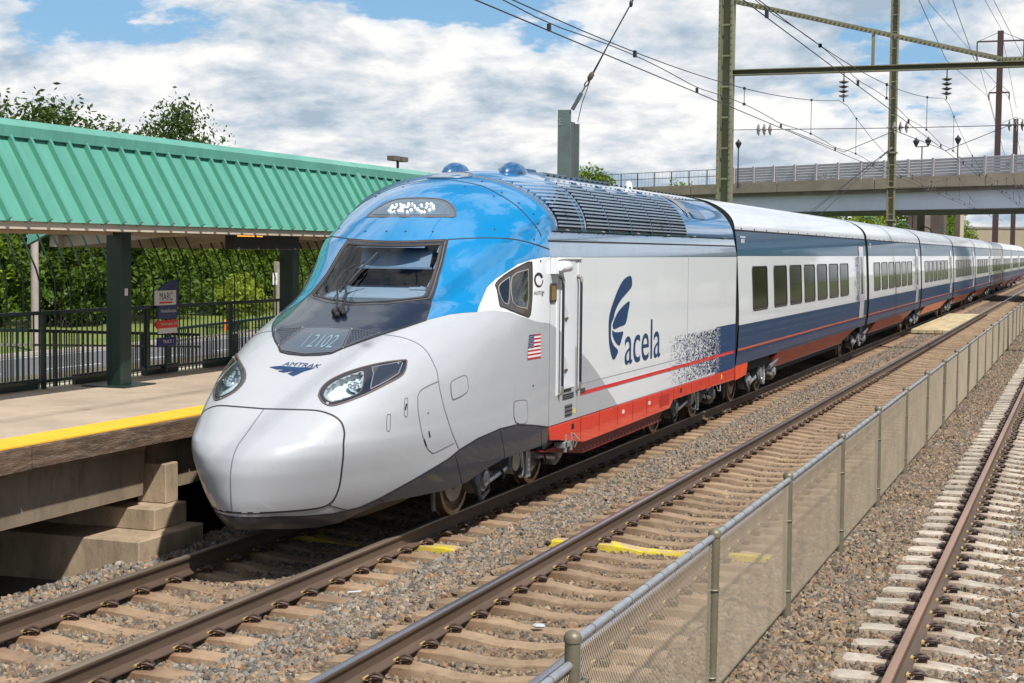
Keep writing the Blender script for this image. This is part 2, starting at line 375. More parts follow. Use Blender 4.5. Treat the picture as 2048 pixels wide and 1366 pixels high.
def rail_mesh(name, M):
    mb = MB(); Ys = [2, 12, 30, 60, 120, 420]; k = len(rprof)
    for Y in Ys: mb.v += [(x, Y, z-.1865) for x, z in rprof]
    for i in range(len(Ys)-1):
        for j in range(k):
            mb.f.append((i*k+j, i*k+(j+1) % k, (i+1)*k+(j+1) % k, (i+1)*k+j)); mb.m.append(1 if 9 <= j <= 13 else 0)
    mb.f += [tuple(range(k)), tuple(range((len(Ys)-1)*k, len(Ys)*k))]; mb.m += [0, 0]
    return mb.mesh(name, [railM, M], smooth=True, angle=35)
def tie_mesh(name, M, dip, seed=0):
    rj = random.Random(seed)
    st_ = [(-1.29, -.212), (-1.23, -.200), (-.98, -.192), (-.55, -.194), (-.36, -.212), (-.18, -.194-dip), (.18, -.194-dip), (.36, -.212), (.55, -.194), (.98, -.192), (1.23, -.200), (1.29, -.212)]
    mb = MB()
    for x, z in st_:
        e_ = .5 if abs(x) > 1.28 else 1
        mb.v += [(x, -.135, -.40), (x, -.105*(.9 if e_ < 1 else 1), z-.012), (x, -.092, z), (x, .092, z), (x, .105*(.9 if e_ < 1 else 1), z-.012), (x, .135, -.40)]
    n = len(st_)
    for i in range(n-1):
        for j in range(5): mb.f.append((i*6+j, i*6+j+1, i*6+7+j, i*6+6+j)); mb.m.append(0)
    mb.f += [tuple(range(6)), tuple(range((n-1)*6, n*6))]; mb.m += [0, 0]
    mb.v = [(x+rj.uniform(-.006, .006), y+rj.uniform(-.005, .005), z+(rj.uniform(-.005, .004) if z > -.35 else 0)) for x, y, z in mb.v]
    return mb.mesh(name, M, smooth=True, angle=14)
def clip_mesh(name, M):
    """spring clip holding the rail foot: bent loop, shoulder casting, tan insulator"""
    mb = MB()
    mb.tube([(.02, -.055, .024), (.05, -.06, .045), (.10, -.05, .05), (.135, -.02, .03), (.125, .02, .022), (.085, .035, .045), (.045, .03, .05), (.015, .01, .03)], .0135, 6)
    mb.cur = 0; mb.add(*[(MB().cbox((.085, 0, .004), (.07, .06, .03)).v), MB().cbox((0, 0, 0), (1, 1, 1)).f])
    mb.cur = 1; mb.add(MB().cbox((.012, -.015, .022), (.05, .10, .016)).v, MB().cbox((0, 0, 0), (1, 1, 1)).f)
    return mb.mesh(name, [M, padM], smooth=True, angle=40)
names = [('railway_track', 'railway track with dull brown rails that the train runs on', 'track'),
         ('railway_track', 'railway track with polished rail heads and tan stained ties, along the wire fence', 'track'),
         ('railway_track', 'railway track with a copper-brown rail and pale concrete ties at the right edge', 'track')]
TSP = .565
for ti, xc in enumerate(TRK):
    tr = thing(*names[ti], (xc, 0, 0))
    rm = rail_mesh('rail', headM[ti])
    for s in (-1, 1): ob('rail', rm, tr, (s*.7525, 0, 0), (0, 0, math.pi*0))
    tms = [tie_mesh('tie', tieM[ti], .045 if ti < 2 else .04, 10*ti+q) for q in range(4)]; tm = tms[0]; cmsh = clip_mesh('rail_clip', clipM[ti]); ty = None
    y0 = (13.2, 13.55, 12.42)[ti]; y0 -= int((y0-5)/TSP)*TSP
    far = MB(); farc = MB()
    for i in range(360):
        Y = y0+i*TSP
        yel = ti < 2 and abs(Y-(16.02, 16.7)[ti]) < TSP/2
        if i < 165:
            if yel:
                if ty is None: ty = tm.copy(); ty.materials[0] = yelM
            t_ = ob('tie', ty if yel else rnd.choice(tms), tr, (rnd.uniform(-.02, .02), Y+rnd.uniform(-.015, .015), rnd.uniform(-.006, .004)), (0, 0, rnd.uniform(-.012, .012)))
            if yel: t_['label'] = 'yellow painted tie'
            if i < 70:
                for s in (-1, 1):
                    for q in (-1, 1):
                        # q=+1: clip on the +x side of the rail
                        ob('rail_clip', cmsh, t_, (s*.7525+q*.062, 0, -.182), (0, 0, 0 if q > 0 else math.pi))
        else:
            far.add([(v.co.x, v.co.y+Y, v.co.z) for v in tm.vertices], [tuple(p.vertices) for p in tm.polygons])
    stuff(far.build('far_ties', tieM[ti], tr, fixn=False))
    for i in range(70, 150):
        Y = y0+i*TSP
        for s in (-1, 1):
            for q in (-1, 1): farc.cbox((s*.7525+q*.13, Y, -.165), (.11, .09, .05))
    stuff(farc.build('far_clips', clipM[ti], tr, fixn=False))
# debris on the ties
lit = MB(); lit.add([(0, 0, 0), (.12, .06, .01), (.115, .075, .02), (.0, .018, .01)], [(0, 1, 2, 3)]); o = lit.build('litter_strip', mat('litter_white', (.42, .44, .46), .5), None, loc=(-6.6, 13.35, -.17)); tag(o, 'white strip of litter lying on the stones beside the train track', 'litter')
cr = MB(); cr.sphere((0, 0, 0), .05, 7, 4, (1.3, .9, .4)); o = cr.build('crumpled_paper', mat('litter_white', (.6,)*3), None, loc=(-4.48, 12.9, -.19)); tag(o, 'crumpled white paper on a tan tie between polished rails', 'litter')
# timber crossing between the tracks
xg = thing('track_crossing', 'pale timber boarded crossing laid between the first two tracks', 'crossing', (-6.05, 77, -.03))
bm_ = mat('crossing_boards', (.50, .41, .24), .85, var=.3, vscale=2, dirt=.4, stretch=(1, .2, 1))
for i in range(5): MB().box(-.80+.325*i, -.80+.325*i+.31, -9.8, 9.8, -.14, .01).build('plank', bm_, xg, bev=.006)

# ------------------------------------------------------------------ chain-link fence
FX = -2.5
galvM = mat('galvanised_olive_post', (.185, .165, .115), .5, .35, var=.25, vscale=4, dirt=.4, dirtcol=(.12, .09, .05))
railgM = mat('galvanised_rail', (.40, .42, .45), .4, .55, var=.2, vscale=4)
wireM = mat('chain_link_wire', (.17, .135, .09), .5, .25, var=.2, vscale=2)
fence = thing('chain_link_fence', 'low galvanised chain-link fence running between the second and third tracks', 'fence', (FX, 8, -.3))
pY = [4.6, 7.72, 11.05, 14.17]+[17.48+3.31*i for i in range(34)]
PH = 1.40
post = MB(); post.tube([(0, 0, -.25), (0, 0, PH)], .042, 14); post.lathe([(.048, PH-.01), (.05, PH+.015), (.042, PH+.035), (.02, PH+.05), (.001, PH+.053)], 'z', (0, 0, 0), 14, False)
for z in (.35, 1.0): post.tube([(.049*math.cos(a), .049*math.sin(a), z) for a in np.linspace(0, 6.28, 13)[:-1]], .008, 4, closed=True)
pm = post.mesh('post', galvM, smooth=True, angle=40)
def link_mesh(L, H, pitch=.042, r=.0017):
    mb = MB()
    for dr in (1, -1):
        n = int((L+H)/pitch)+2
        for i in range(n):
            a = -H+i*pitch
            t0, t1 = max(0, -a), min(H, L-a)
            if t1-t0 < .02: continue
            p0, p1 = (a+t0, t0), (a+t1, t1)
            if dr < 0: p0, p1 = (L-p0[0], p0[1]), (L-p1[0], p1[1])
            mb.tube([(dr*r*.9, p0[0], p0[1]), (dr*r*.9, p1[0], p1[1])], r, 3, cap=False)
    return mb.mesh('wire_mesh', wireM, fixn=False)
LP = 3.31
lm = link_mesh(LP, 1.17)
rail_m = MB().tube([(0, 0, 0), (0, LP, 0)], .0245, 10).mesh('top_rail', railgM, smooth=True)
bands = MB()
for i in range(1, 9): bands.tube([(.026*math.cos(a), i*LP/9, .026*math.sin(a)) for a in np.linspace(0, 6.28, 11)[:-1]], .003, 3, closed=True)
bandm = bands.mesh('tie_wire', galvM)
botm = MB().tube([(0, 0, 0), (0, LP, 0)], .010, 6).mesh('bottom_wire', galvM)
for i, Y in enumerate(pY):
    low = -.11 if i == 0 else 0
    p_ = ob('post', pm, fence, (0, Y-8, rnd.uniform(-.02, .01)+low), (rnd.uniform(-.012, .012), rnd.uniform(-.012, .012), 0))
    if i+1 < len(pY):
        s = (pY[i+1]-Y)/LP
        for nm, d_, z in (('top_rail', rail_m, 1.37), ('wire_mesh', lm, .20), ('bottom_wire', botm, .20)):
            o_ = ob(nm, d_, fence, (.0, Y-8, z+low)); o_.scale = (1, s, 1)
            if nm == 'top_rail' and i < 12: w_ = ob('tie_wire', bandm, o_, (0, 0, 0)); stuff(w_)
MB().tube([(0, 7.72-8+.10, .18), (0, 7.72-8+.10, 1.39)], .026, 10).build('gate_post', railgM, fence, smooth=True)
for z in (.3, 1.15): MB().tube([(.02, 7.70-8, z), (.06, 7.76-8, z+.01), (.06, 7.83-8, z), (.0, 7.87-8, z)], .012, 6).build('gate_hinge', galvM, fence)
# ================================================================== LOCOMOTIVE
C1 = -7.79; LY = 21.3
def pchip(xs, ys):
    xs = np.array(xs, float); ys = np.array(ys, float); h = np.diff(xs); d = np.diff(ys)/h; mm = np.zeros_like(ys)
    for i in range(1, len(xs)-1):
        if d[i-1]*d[i] > 0:
            w1 = 2*h[i]+h[i-1]; w2 = h[i]+2*h[i-1]; mm[i] = (w1+w2)/(w1/d[i-1]+w2/d[i])
    mm[0] = d[0]; mm[-1] = d[-1]
    def fn(x):
        x = np.clip(x, xs[0], xs[-1]); i = np.clip(np.searchsorted(xs, x)-1, 0, len(xs)-2); t = (x-xs[i])/h[i]
        return (1+2*t)*(1-t)**2*ys[i]+t*(1-t)**2*h[i]*mm[i]+t*t*(3-2*t)*ys[i+1]+t*t*(t-1)*h[i]*mm[i+1]
    return fn
ZTOP = 4.25
nS0 = pchip([.15,.30,.45,.7,.9,1.05,1.18,1.3,1.5,1.89,2.03,2.27,2.42,2.57,2.8,3.23,3.68,3.95,4.12,4.21,4.25],
            [13.55,13.40,13.27,13.2,13.19,13.22,13.31,13.5,13.83,14.5,14.74,15.25,15.68,16.08,16.42,16.87,17.5,18.05,18.75,19.5,20.1])
nYE = pchip([.15,1.5,3.2,3.4,3.6,3.9,4.1,4.25], [18.4,18.4,18.4,18.65,19.0,19.6,20.1,20.4])
nPX = pchip([.3,.55,.9,1.2,1.5,1.8,2.1,2.4,2.7,3.0,3.3,3.6,3.95,4.25], [1.35,1.12,.90,.71,.55,.48,.52,.64,.76,.92,1.06,1.13,1.14,1.11])
nLO = pchip([.15,.3,.5,.8,1.1,1.3], [1.30,1.36,1.43,1.487,1.5,1.5])
def nW(z):
    z = np.asarray(z, float)
    mid = 1.5-np.clip((z-3.05)/.35, 0, 1)**1.3*.07
    u = np.clip((z-3.4)/(ZTOP-3.4), 0, 1)
    return np.where(z < 1.2, nLO(z), np.where(z < 3.4, mid, 1.43*(1-u**2)**(1/2.3)))
def surf(t, z):
    """nose skin: t = plan angle in degrees (0 centre line, 90 full width, 90..100 straight on), z = height"""
    t = np.asarray(t, float); z = np.asarray(z, float); at = np.abs(t)
    tt = np.radians(np.clip(at, 0, 90)); a = np.arcsin(np.clip(np.sin(tt)**(1/nPX(z)), 0, 1))
    x = np.sign(t)*nW(z)*np.sin(tt); ye = nYE(z)
    y = nS0(z)+(ye-nS0(z))*(1-np.cos(a))+np.clip((at-90)/10, 0, 1)*np.maximum(20.4-ye, 0.02)
    return np.stack([x, y-LY, z], -1)
def snorm(t, z):
    t = np.asarray(t, float); z = np.asarray(z, float)
    e = .25; t1 = np.where(np.abs(t) < .5, .5*np.where(t < 0, -1, 1), t)
    tt = np.clip(t1, -99.5, 99.5); zc = np.clip(z, .2, 4.238)
    n = np.cross(surf(tt+e, zc)-surf(tt-e, zc), surf(tt, zc+.006)-surf(tt, zc-.006))
    l = np.linalg.norm(n, axis=-1, keepdims=True); n = n/np.maximum(l, 1e-9)
    c0 = (np.abs(t) < .5)
    n[..., 0] = np.where(c0, 0, n[..., 0]); n = n/np.linalg.norm(n, axis=-1, keepdims=True)
    return n
def sp(t, z, off=0):
    p = surf(t, z); 
    return p if off == 0 else p+snorm(t, z)*off
TG = np.concatenate([np.arange(-100, -90, 2.5), np.arange(-90, 90.1, 1.25), np.arange(92.5, 100.1, 2.5)])
_z = [.15]
while _z[-1] < ZTOP-.0015:
    z0 = _z[-1]; sl_ = float(nS0(z0+.002)-nS0(z0))/.002
    _z.append(min(z0+max(.0012, .034/math.sqrt(1+min(sl_, 60)**2*.55)), ZTOP-.001))
ZG = np.array(_z)
def pip(px, py, poly):
    ins = np.zeros(px.shape, bool); n = len(poly)
    for i in range(n):
        (x0, y0), (x1, y1) = poly[i], poly[i-1]
        if y0 == y1: continue
        c_ = ((y0 > py) != (y1 > py)) & (px < (x1-x0)*(py-y0)/(y1-y0)+x0); ins ^= c_
    return ins
def clip_cell(poly, x0, x1, y0, y1):
    def cl(P, inside, inter):
        out = []
        for i in range(len(P)):
            a, b = P[i-1], P[i]; ia, ib = inside(a), inside(b)
            if ib:
                if not ia: out.append(inter(a, b))
                out.append(b)
            elif ia: out.append(inter(a, b))
        return out
    ix = lambda X: (lambda a, b: (X, a[1]+(b[1]-a[1])*(X-a[0])/(b[0]-a[0])))
    iy = lambda Y: (lambda a, b: (a[0]+(b[0]-a[0])*(Y-a[1])/(b[1]-a[1]), Y))
    for ins, it in ((lambda p: p[0] >= x0, ix(x0)), (lambda p: p[0] <= x1, ix(x1)), (lambda p: p[1] >= y0, iy(y0)), (lambda p: p[1] <= y1, iy(y1))):
        poly = cl(poly, ins, it)
        if len(poly) < 3: return []
    return poly
def area(P): return .5*sum(P[i-1][0]*P[i][1]-P[i][0]*P[i-1][1] for i in range(len(P)))
def smooth(P, n=4, closed=False):
    out = []; k = len(P)
    for i in range(k if closed else k-1):
        g = lambda j: P[j % k] if closed else P[min(max(j, 0), k-1)]
        p0, p1, p2, p3 = g(i-1), g(i), g(i+1), g(i+2)
        for s in range(n):
            t = s/n
            out.append(tuple(.5*((2*p1[c])+(-p0[c]+p2[c])*t+(2*p0[c]-5*p1[c]+4*p2[c]-p3[c])*t*t+(-p0[c]+3*p1[c]-3*p2[c]+p3[c])*t**3) for c in (0, 1)))
    if not closed: out.append(tuple(P[-1]))
    return out
def dens(P, n=4, closed=True):
    out = []
    for i in range(len(P) if closed else len(P)-1):
        a, b = P[i], P[(i+1) % len(P)]
        out += [(a[0]+(b[0]-a[0])*s/n, a[1]+(b[1]-a[1])*s/n) for s in range(n)]
    if not closed: out.append(P[-1])
    return out
mir = lambda P: [(-a, b) for a, b in P][::-1]
def full(half): 
    """half outline from centre top to centre bottom (positive side) -> closed outline"""
    return list(half)+mir(half)
def keyhole(outer, inner):
    o = list(outer) if area(outer) > 0 else list(outer)[::-1]; i = list(inner) if area(inner) < 0 else list(inner)[::-1]
    bi, bj = min(((a, b) for a in range(len(o)) for b in range(len(i))), key=lambda q: (o[q[0]][0]-i[q[1]][0])**2/900+(o[q[0]][1]-i[q[1]][1])**2)
    return o[:bi+1]+i[bj:]+i[:bj+1]+o[bi:]
def patch(name, poly, off, M, parent, cut=(), gridt=None, loc=None):
    """skin panel: every grid cell of the nose skin inside the outline, clipped exactly at it and lifted by off"""
    TGl = TG if gridt is None else gridt
    xs = [p[0] for p in poly]; ys = [p[1] for p in poly]
    T_ = TGl[(TGl >= min(xs)-3) & (TGl <= max(xs)+3)]; Z_ = ZG[(ZG >= min(ys)-.05) & (ZG <= max(ys)+.05)]
    GT, GZ = np.meshgrid(T_, Z_); ins = pip(GT, GZ, poly)
    cutm = np.zeros_like(ins)
    for c_ in cut: cutm |= pip(GT, GZ, c_)
    pts = []; idx = {}; faces = []
    def vid(a, b):
        k = (round(a, 3), round(b, 5))
        if k not in idx: idx[k] = len(pts); pts.append((a, b))
        return idx[k]
    pp = np.array(poly); 
    for i in range(len(Z_)-1):
        rowp = pp[(pp[:, 1] >= Z_[i]) & (pp[:, 1] <= Z_[i+1])]
        for j in range(len(T_)-1):
            if cutm[i, j] and cutm[i+1, j] and cutm[i, j+1] and cutm[i+1, j+1]: continue
            s_ = int(ins[i, j])+int(ins[i+1, j])+int(ins[i, j+1])+int(ins[i+1, j+1])
            if s_ == 4 and not (len(rowp) and ((rowp[:, 0] > T_[j]) & (rowp[:, 0] < T_[j+1])).any()):
                faces.append([vid(T_[j], Z_[i]), vid(T_[j+1], Z_[i]), vid(T_[j+1], Z_[i+1]), vid(T_[j], Z_[i+1])])
            else:
                q = clip_cell(poly, T_[j], T_[j+1], Z_[i], Z_[i+1])
                if len(q) >= 3:
                    ids = []
                    for a, b in q:
                        k = vid(a, b)
                        if not ids or (ids[-1] != k and ids[0] != k): ids.append(k)
                    if len(ids) >= 3 and len(set(ids)) == len(ids) and abs(area([pts[k] for k in ids])) > 1e-5:
                        if area([pts[k] for k in ids]) < 0: ids.reverse()
                        faces.append(ids)
    A = np.array(pts); P = sp(A[:, 0], A[:, 1], off); nn = snorm(A[:, 0], A[:, 1])
    me = bpy.data.meshes.new(name); me.from_pydata([tuple(p) for p in P], [], faces); me.materials.append(M)
    me.polygons.foreach_set('use_smooth', [True]*len(me.polygons)); me.update()
    me.normals_split_custom_set_from_vertices([tuple(n) for n in nn])
    return ob(name, me, parent, loc)
def strip_mb(mb, P, wd, off, closed=False, off2=None, zmax=4.236):
    """thin band lying on the skin along a (t,z) line"""
    A = np.array(P); p = sp(A[:, 0], A[:, 1], off); n = snorm(A[:, 0], A[:, 1])
    if closed: d = np.roll(p, -1, 0)-np.roll(p, 1, 0)
    else: d = np.gradient(p, axis=0)
    s_ = np.cross(n, d); s_ /= np.maximum(np.linalg.norm(s_, axis=1, keepdims=True), 1e-9)
    a = p+s_*wd/2; b = p-s_*wd/2; k = len(P)
    hgt = n*.006
    vs = [tuple(q) for q in a]+[tuple(q) for q in b]+[tuple(q) for q in a-hgt]+[tuple(q) for q in b-hgt]
    fs = []
    for i in range(k if closed else k-1):
        j = (i+1) % k
        fs += [(i, j, k+j, k+i), (2*k+i, 2*k+j, j, i), (k+i, k+j, 3*k+j, 3*k+i)]
    mb.add(vs, fs); return mb
def band(name, P, wd, off, M, parent, closed=False):
    return strip_mb(MB(), P, wd, off, closed).build(name, M, parent, smooth=True, angle=30)
def skin_text(name, txt, x0, x1, z0, z1, off, M, parent, shear=0, lean=0):
    v, f = textmesh(txt, 1, shear); P = []
    for u, q in v:
        x = x0+(x1-x0)*u; z = z0+(z1-z0)*q+lean*(u-.5); P.append((math.degrees(math.asin(max(-1, min(1, x/float(nW(z)))))), z))
    A = np.array(P); p = sp(A[:, 0], A[:, 1], off)
    return MB().add([tuple(q) for q in p], f).build(name, M, parent, fixn=False)
def tauY(Y, z):
    g_ = np.linspace(20, 90, 1401); y_ = surf(g_, np.full_like(g_, z))[:, 1]+LY; return float(np.interp(Y, y_, g_)) if Y < y_[-1] else 90+10*(Y-y_[-1])/2
def tau(x, z): return math.degrees(math.asin(max(-1, min(1, x/float(nW(z))))))

grey = mat('nose_grey_paint', (.385, .40, .432), .38, .0, coat=.5, var=.03, vscale=1.2, dirt=.16, dirtcol=(.32, .28, .23), spots=38)
blue = mat('bright_blue_paint', (.0, .185, .425), .25, .0, coat=1, cior=1.72, var=.04, vscale=1)
white = mat('white_body_paint', (.76, .785, .82), .35, 0, coat=.85, var=.03, vscale=.8, dirt=.06, dirtcol=(.45, .42, .38), stretch=(1, 1, .25))
navy = mat('navy_body_paint', (.012, .048, .125), .3, 0, coat=1, var=.05, vscale=1)
navyd = mat('navy_decal', (.010, .040, .115), .45, 0, coat=.1, spec=.25)
red = mat('red_sill_paint', (.70, .048, .024), .35, 0, coat=.7, var=.12, vscale=3, dirt=.25, dirtcol=(.16, .03, .02))
redd = mat('red_stripe_decal', (.62, .008, .02), .35, coat=.6)
dgrey = mat('anthracite_skirt_paint', (.038, .042, .053), .38, 0, coat=.35, var=.1, vscale=2)
seamM = mat('panel_seam_rubber', (.018, .018, .022), .7)
blackg = mat('black_gloss_mask', (.009, .014, .027), .25, 0, coat=.6)
rubber = mat('black_rubber_gasket', (.035, .03, .028), .55)
darkin = mat('cab_interior_dark', (.022, .036, .070), .7)
wsglass = glassmat('windscreen_glass', (.60, .72, .84), 1, 0, 1.45)
lampgl = glassmat('lamp_cover_glass', (.86, .90, .92), 1, 0, 1.35)
reflM = mat('lamp_reflector', (.72, .80, .82), .35, .1)
chrome = mat('lamp_lens_chrome', (.62, .68, .74), .08, .9)
ledM = mat('led_white', (.9, .92, .95), .2, emis=((1, .98, .95), 1.1))
steel = mat('bogie_grey_paint', (.16, .17, .19), .42, .2, var=.35, vscale=9, dirt=.5)
steell = mat('light_bogie_steel', (.42, .43, .44), .35, .6, var=.2, vscale=9, dirt=.3)
wheelM = mat('wheel_rust_steel', (.17, .11, .07), .5, .5, var=.35, vscale=7)
wheelr = mat('wheel_rim_worn_steel', (.36, .26, .18), .42, .6, var=.3, vscale=8)
under = mat('underframe_black', (.018, .018, .02), .75, var=.4, vscale=4)
blackpl = mat('black_plastic', (.015, .016, .02), .45)
decalw = mat('white_decal', (.75, .75, .75), .4)

loco = thing('locomotive', 'white, blue and grey high-speed locomotive with a sloping nose at the head of the train', 'locomotive', (C1, LY, 0))
OFF0 = (0, 0, 0)
# traced outlines (plan angle, height)
skb = [(0, .37), (10, .36), (22.4, .312), (28.4, .334), (40.5, .492), (51.7, .49), (55.9, .485), (59.7, .49), (63, .523), (68.6, .628), (74, .696), (81.7, .713), (90, .72)]
skt = [(0, .505), (13.6, .498), (21.6, .470), (28, .456), (34.8, .481), (40.4, .549), (49.7, .697), (59.1, .853), (62.5, .935), (67.8, 1.019), (74.2, 1.072), (79.4, 1.071), (84.4, 1.01), (90, .93)]
cover = [(0, 1.512), (11.4, 1.517), (21.8, 1.514), (28.1, 1.476), (31.9, 1.42), (33.9, 1.349), (35, 1.255), (35.2, 1.099), (33.3, .874), (31.4, .706), (29.4, .602), (26.7, .55), (22.3, .54), (13.9, .545), (0, .552)]
mask_h = [(0, 3.237), (10.8, 3.243), (20.7, 3.257), (26.7, 3.264), (29.1, 2.842), (32, 2.57), (38, 2.36), (32.9, 2.291), (27.4, 2.232), (14.8, 2.081), (11.7, 2.031), (7.2, 2.013), (0, 2.004)]
ws_h = [(0, 3.186), (11.6, 3.189), (23.6, 3.204), (24.6, 3.19), (26.9, 2.819), (28.2, 2.62), (27.4, 2.597), (14.6, 2.554), (0, 2.53)]
ws = full(dens(ws_h, 3, False)); mask = full(dens(mask_h, 3, False))
hl = [(18.8, 1.654), (18.1, 1.699), (18.4, 1.752), (19.9, 1.797), (22.9, 1.848), (26.7, 1.889), (31, 1.924), (36.3, 1.954), (42.4, 1.969), (43.8, 1.949), (45.1, 1.834), (41.8, 1.753), (37.2, 1.67), (34.3, 1.63), (30.6, 1.587), (26.4, 1.557), (22.6, 1.585), (20, 1.628)]
hl_in = [(20.5, 1.655), (19.8, 1.718), (21.2, 1.778), (24.2, 1.828), (27.5, 1.863), (30.1, 1.880), (32.2, 1.816), (33.8, 1.722), (33.5, 1.663), (30, 1.617), (25.9, 1.588), (22.9, 1.611)]
hl_tri = [(32.6, 1.906), (41.6, 1.952), (42.6, 1.94), (43.4, 1.838), (41.0, 1.772), (37.0, 1.70), (36.2, 1.75), (34.9, 1.84)]
hls = smooth(hl, 3, True); hli = smooth(hl_in, 3, True)
shell = [(-100, 3.40), (-90, 3.40)]+[(-a, b) for a, b in skb[::-1]]+skb[1:]+[(90, 3.40), (100, 3.40), (100, ZTOP-.001), (-100, ZTOP-.001)]
shell = dens(shell[1:-2], 3, False)+[(100, ZTOP-.002), (-100, ZTOP-.002), (-100, 3.40)]
patch('nose_shell', shell, 0, grey, loco, cut=[ws, hli, mir(hli)])
# bright blue cowl over the cab
bl = [(38.0, 2.362), (45.1, 2.418), (50, 2.432), (55.3, 2.436), (54.4, 2.47), (53.6, 2.53), (53, 2.62), (52.9, 2.71), (55.4, 2.808), (60, 2.90), (64.6, 2.979), (72.6, 3.04), (83.5, 3.068), (90, 3.07)]
cowl = full([(0, ZTOP-.002), (100, ZTOP-.002), (100, 3.4), (90.0, 3.4)]+bl[::-1]+[(38, 2.36), (32, 2.57), (29.1, 2.842), (26.7, 3.264), (0, 3.24)])
patch('blue_cowl', dens(cowl, 3), .003, blue, loco, cut=[ws])
# white cheek around the side windows
ck = [(55.3, 2.438), (61.3, 2.45), (69.8, 2.41), (78.9, 2.32), (84, 2.27), (90, 2.235)]+bl[:4:-1]
for sgn in (1, -1):
    q = dens(ck, 3); q = q if sgn > 0 else mir(q)
    patch('white_cheek', q, .002, white, loco)
# dark lower skirt
for sgn in (1, -1):
    q = dens(skb[:], 3, False)+dens(skt[::-1], 3, False); q = q if sgn > 0 else mir(q)
    patch('lower_skirt', q, .006, dgrey, loco)
    e = dens(skt, 3, False); e = e if sgn > 0 else mir(e)
    band('skirt_edge', e, .016, .009, seamM, loco)
    for t_, z0, z1 in ((40.4, .50, .55), (61.0, .51, .89), (74.0, .70, 1.07), (87, .72, .96)):
        band('skirt_joint', dens([(t_*sgn, z1), (t_*sgn+.6*sgn, z0)], 5, False), .010, .009, seamM, loco)
# coupler cover: two halves proud of the shell, dark joints
for sgn in (1, -1):
    q = smooth(cover, 3)+[(0, 1.0)]; q = q if sgn > 0 else mir(q)
    patch('coupler_cover', q, .004, grey, loco)
cl = smooth(cover, 4)
band('cover_seam', cl+mir(cl), .022, .006, seamM, loco)
band('cover_joint', dens([(0, 1.505), (0, 1.3), (0, 1.15), (0, .95), (0, .7), (0, .555)], 5, False), .011, .007, mat('grey_joint', (.16, .16, .18), .6), loco)
for sgn in (1, -1): band('lip_joint', dens([(28.2*sgn, .56), (32*sgn, .47)], 3, False), .008, .004, seamM, loco)
# black mask and windscreen
patch('windscreen_mask', keyhole(mask, ws), .008, blackg, loco)
wsg = patch('windscreen', ws, .006, wsglass, loco)
band('gasket', ws, .03, .013, rubber, wsg, True)
band('outer_gasket', full(dens([(0, 3.222), (20.5, 3.243), (25.8, 3.248), (28.1, 2.84), (30.5, 2.585), (14.6, 2.523), (0, 2.505)], 4, False)), .014, .012, mat('brown_gasket', (.10, .075, .06), .5), wsg, True)
band('mask_edge', mask, .016, .010, seamM, loco, True)
liner = full([(0, 3.7), (72, 3.7), (72, 2.2), (0, 2.2)])
patch('cab_liner', keyhole(dens(liner, 8), ws), -.07, darkin, loco)
# cab interior
inn = MB(); inn.box(-1.05, 1.05, 17.9-LY, 17.95-LY, 2.0, 3.5); inn.box(-1.0, 1.0, 16.2-LY, 17.95-LY, 2.15, 2.2); inn.build('cab_rear_wall', darkin, loco)
dk = MB(); dk.prism([(16.45, 2.60), (16.62, 2.64), (17.15, 2.71), (17.25, 2.66), (17.25, 2.2), (16.5, 2.2)], -.74, .74); dk.v = [(a, b-LY, c) for a, b, c in dk.v]
desk = dk.build('driver_desk', mat('desk_pale_grey', (.52, .55, .56), .5), loco, bev=.02)
pb = MB(); pb.box(.28, .52, 16.8-LY, 17.0-LY, 2.675, 2.70); pb.build('papers', decalw, desk)
sbm = MB(); sbm.add([(-.42, 17.02-LY, 3.17), (.50, 17.02-LY, 3.17), (.50, 16.90-LY, 2.93), (-.42, 16.90-LY, 2.93)], [(0, 1, 2, 3)]); sbm.box(-.45, .53, 16.885-LY, 16.905-LY, 2.915, 2.94)
sbm.build('sun_blind', mat('blind_white', (.42, .46, .50), .7), loco)
st = MB(); st.box(-.25, .25, 17.35-LY, 17.5-LY, 2.3, 3.1); st.box(-.27, .27, 17.0-LY, 17.4-LY, 2.25, 2.35); st.build('driver_seat', mat('seat_dark', (.03, .03, .035), .8), loco, bev=.04)
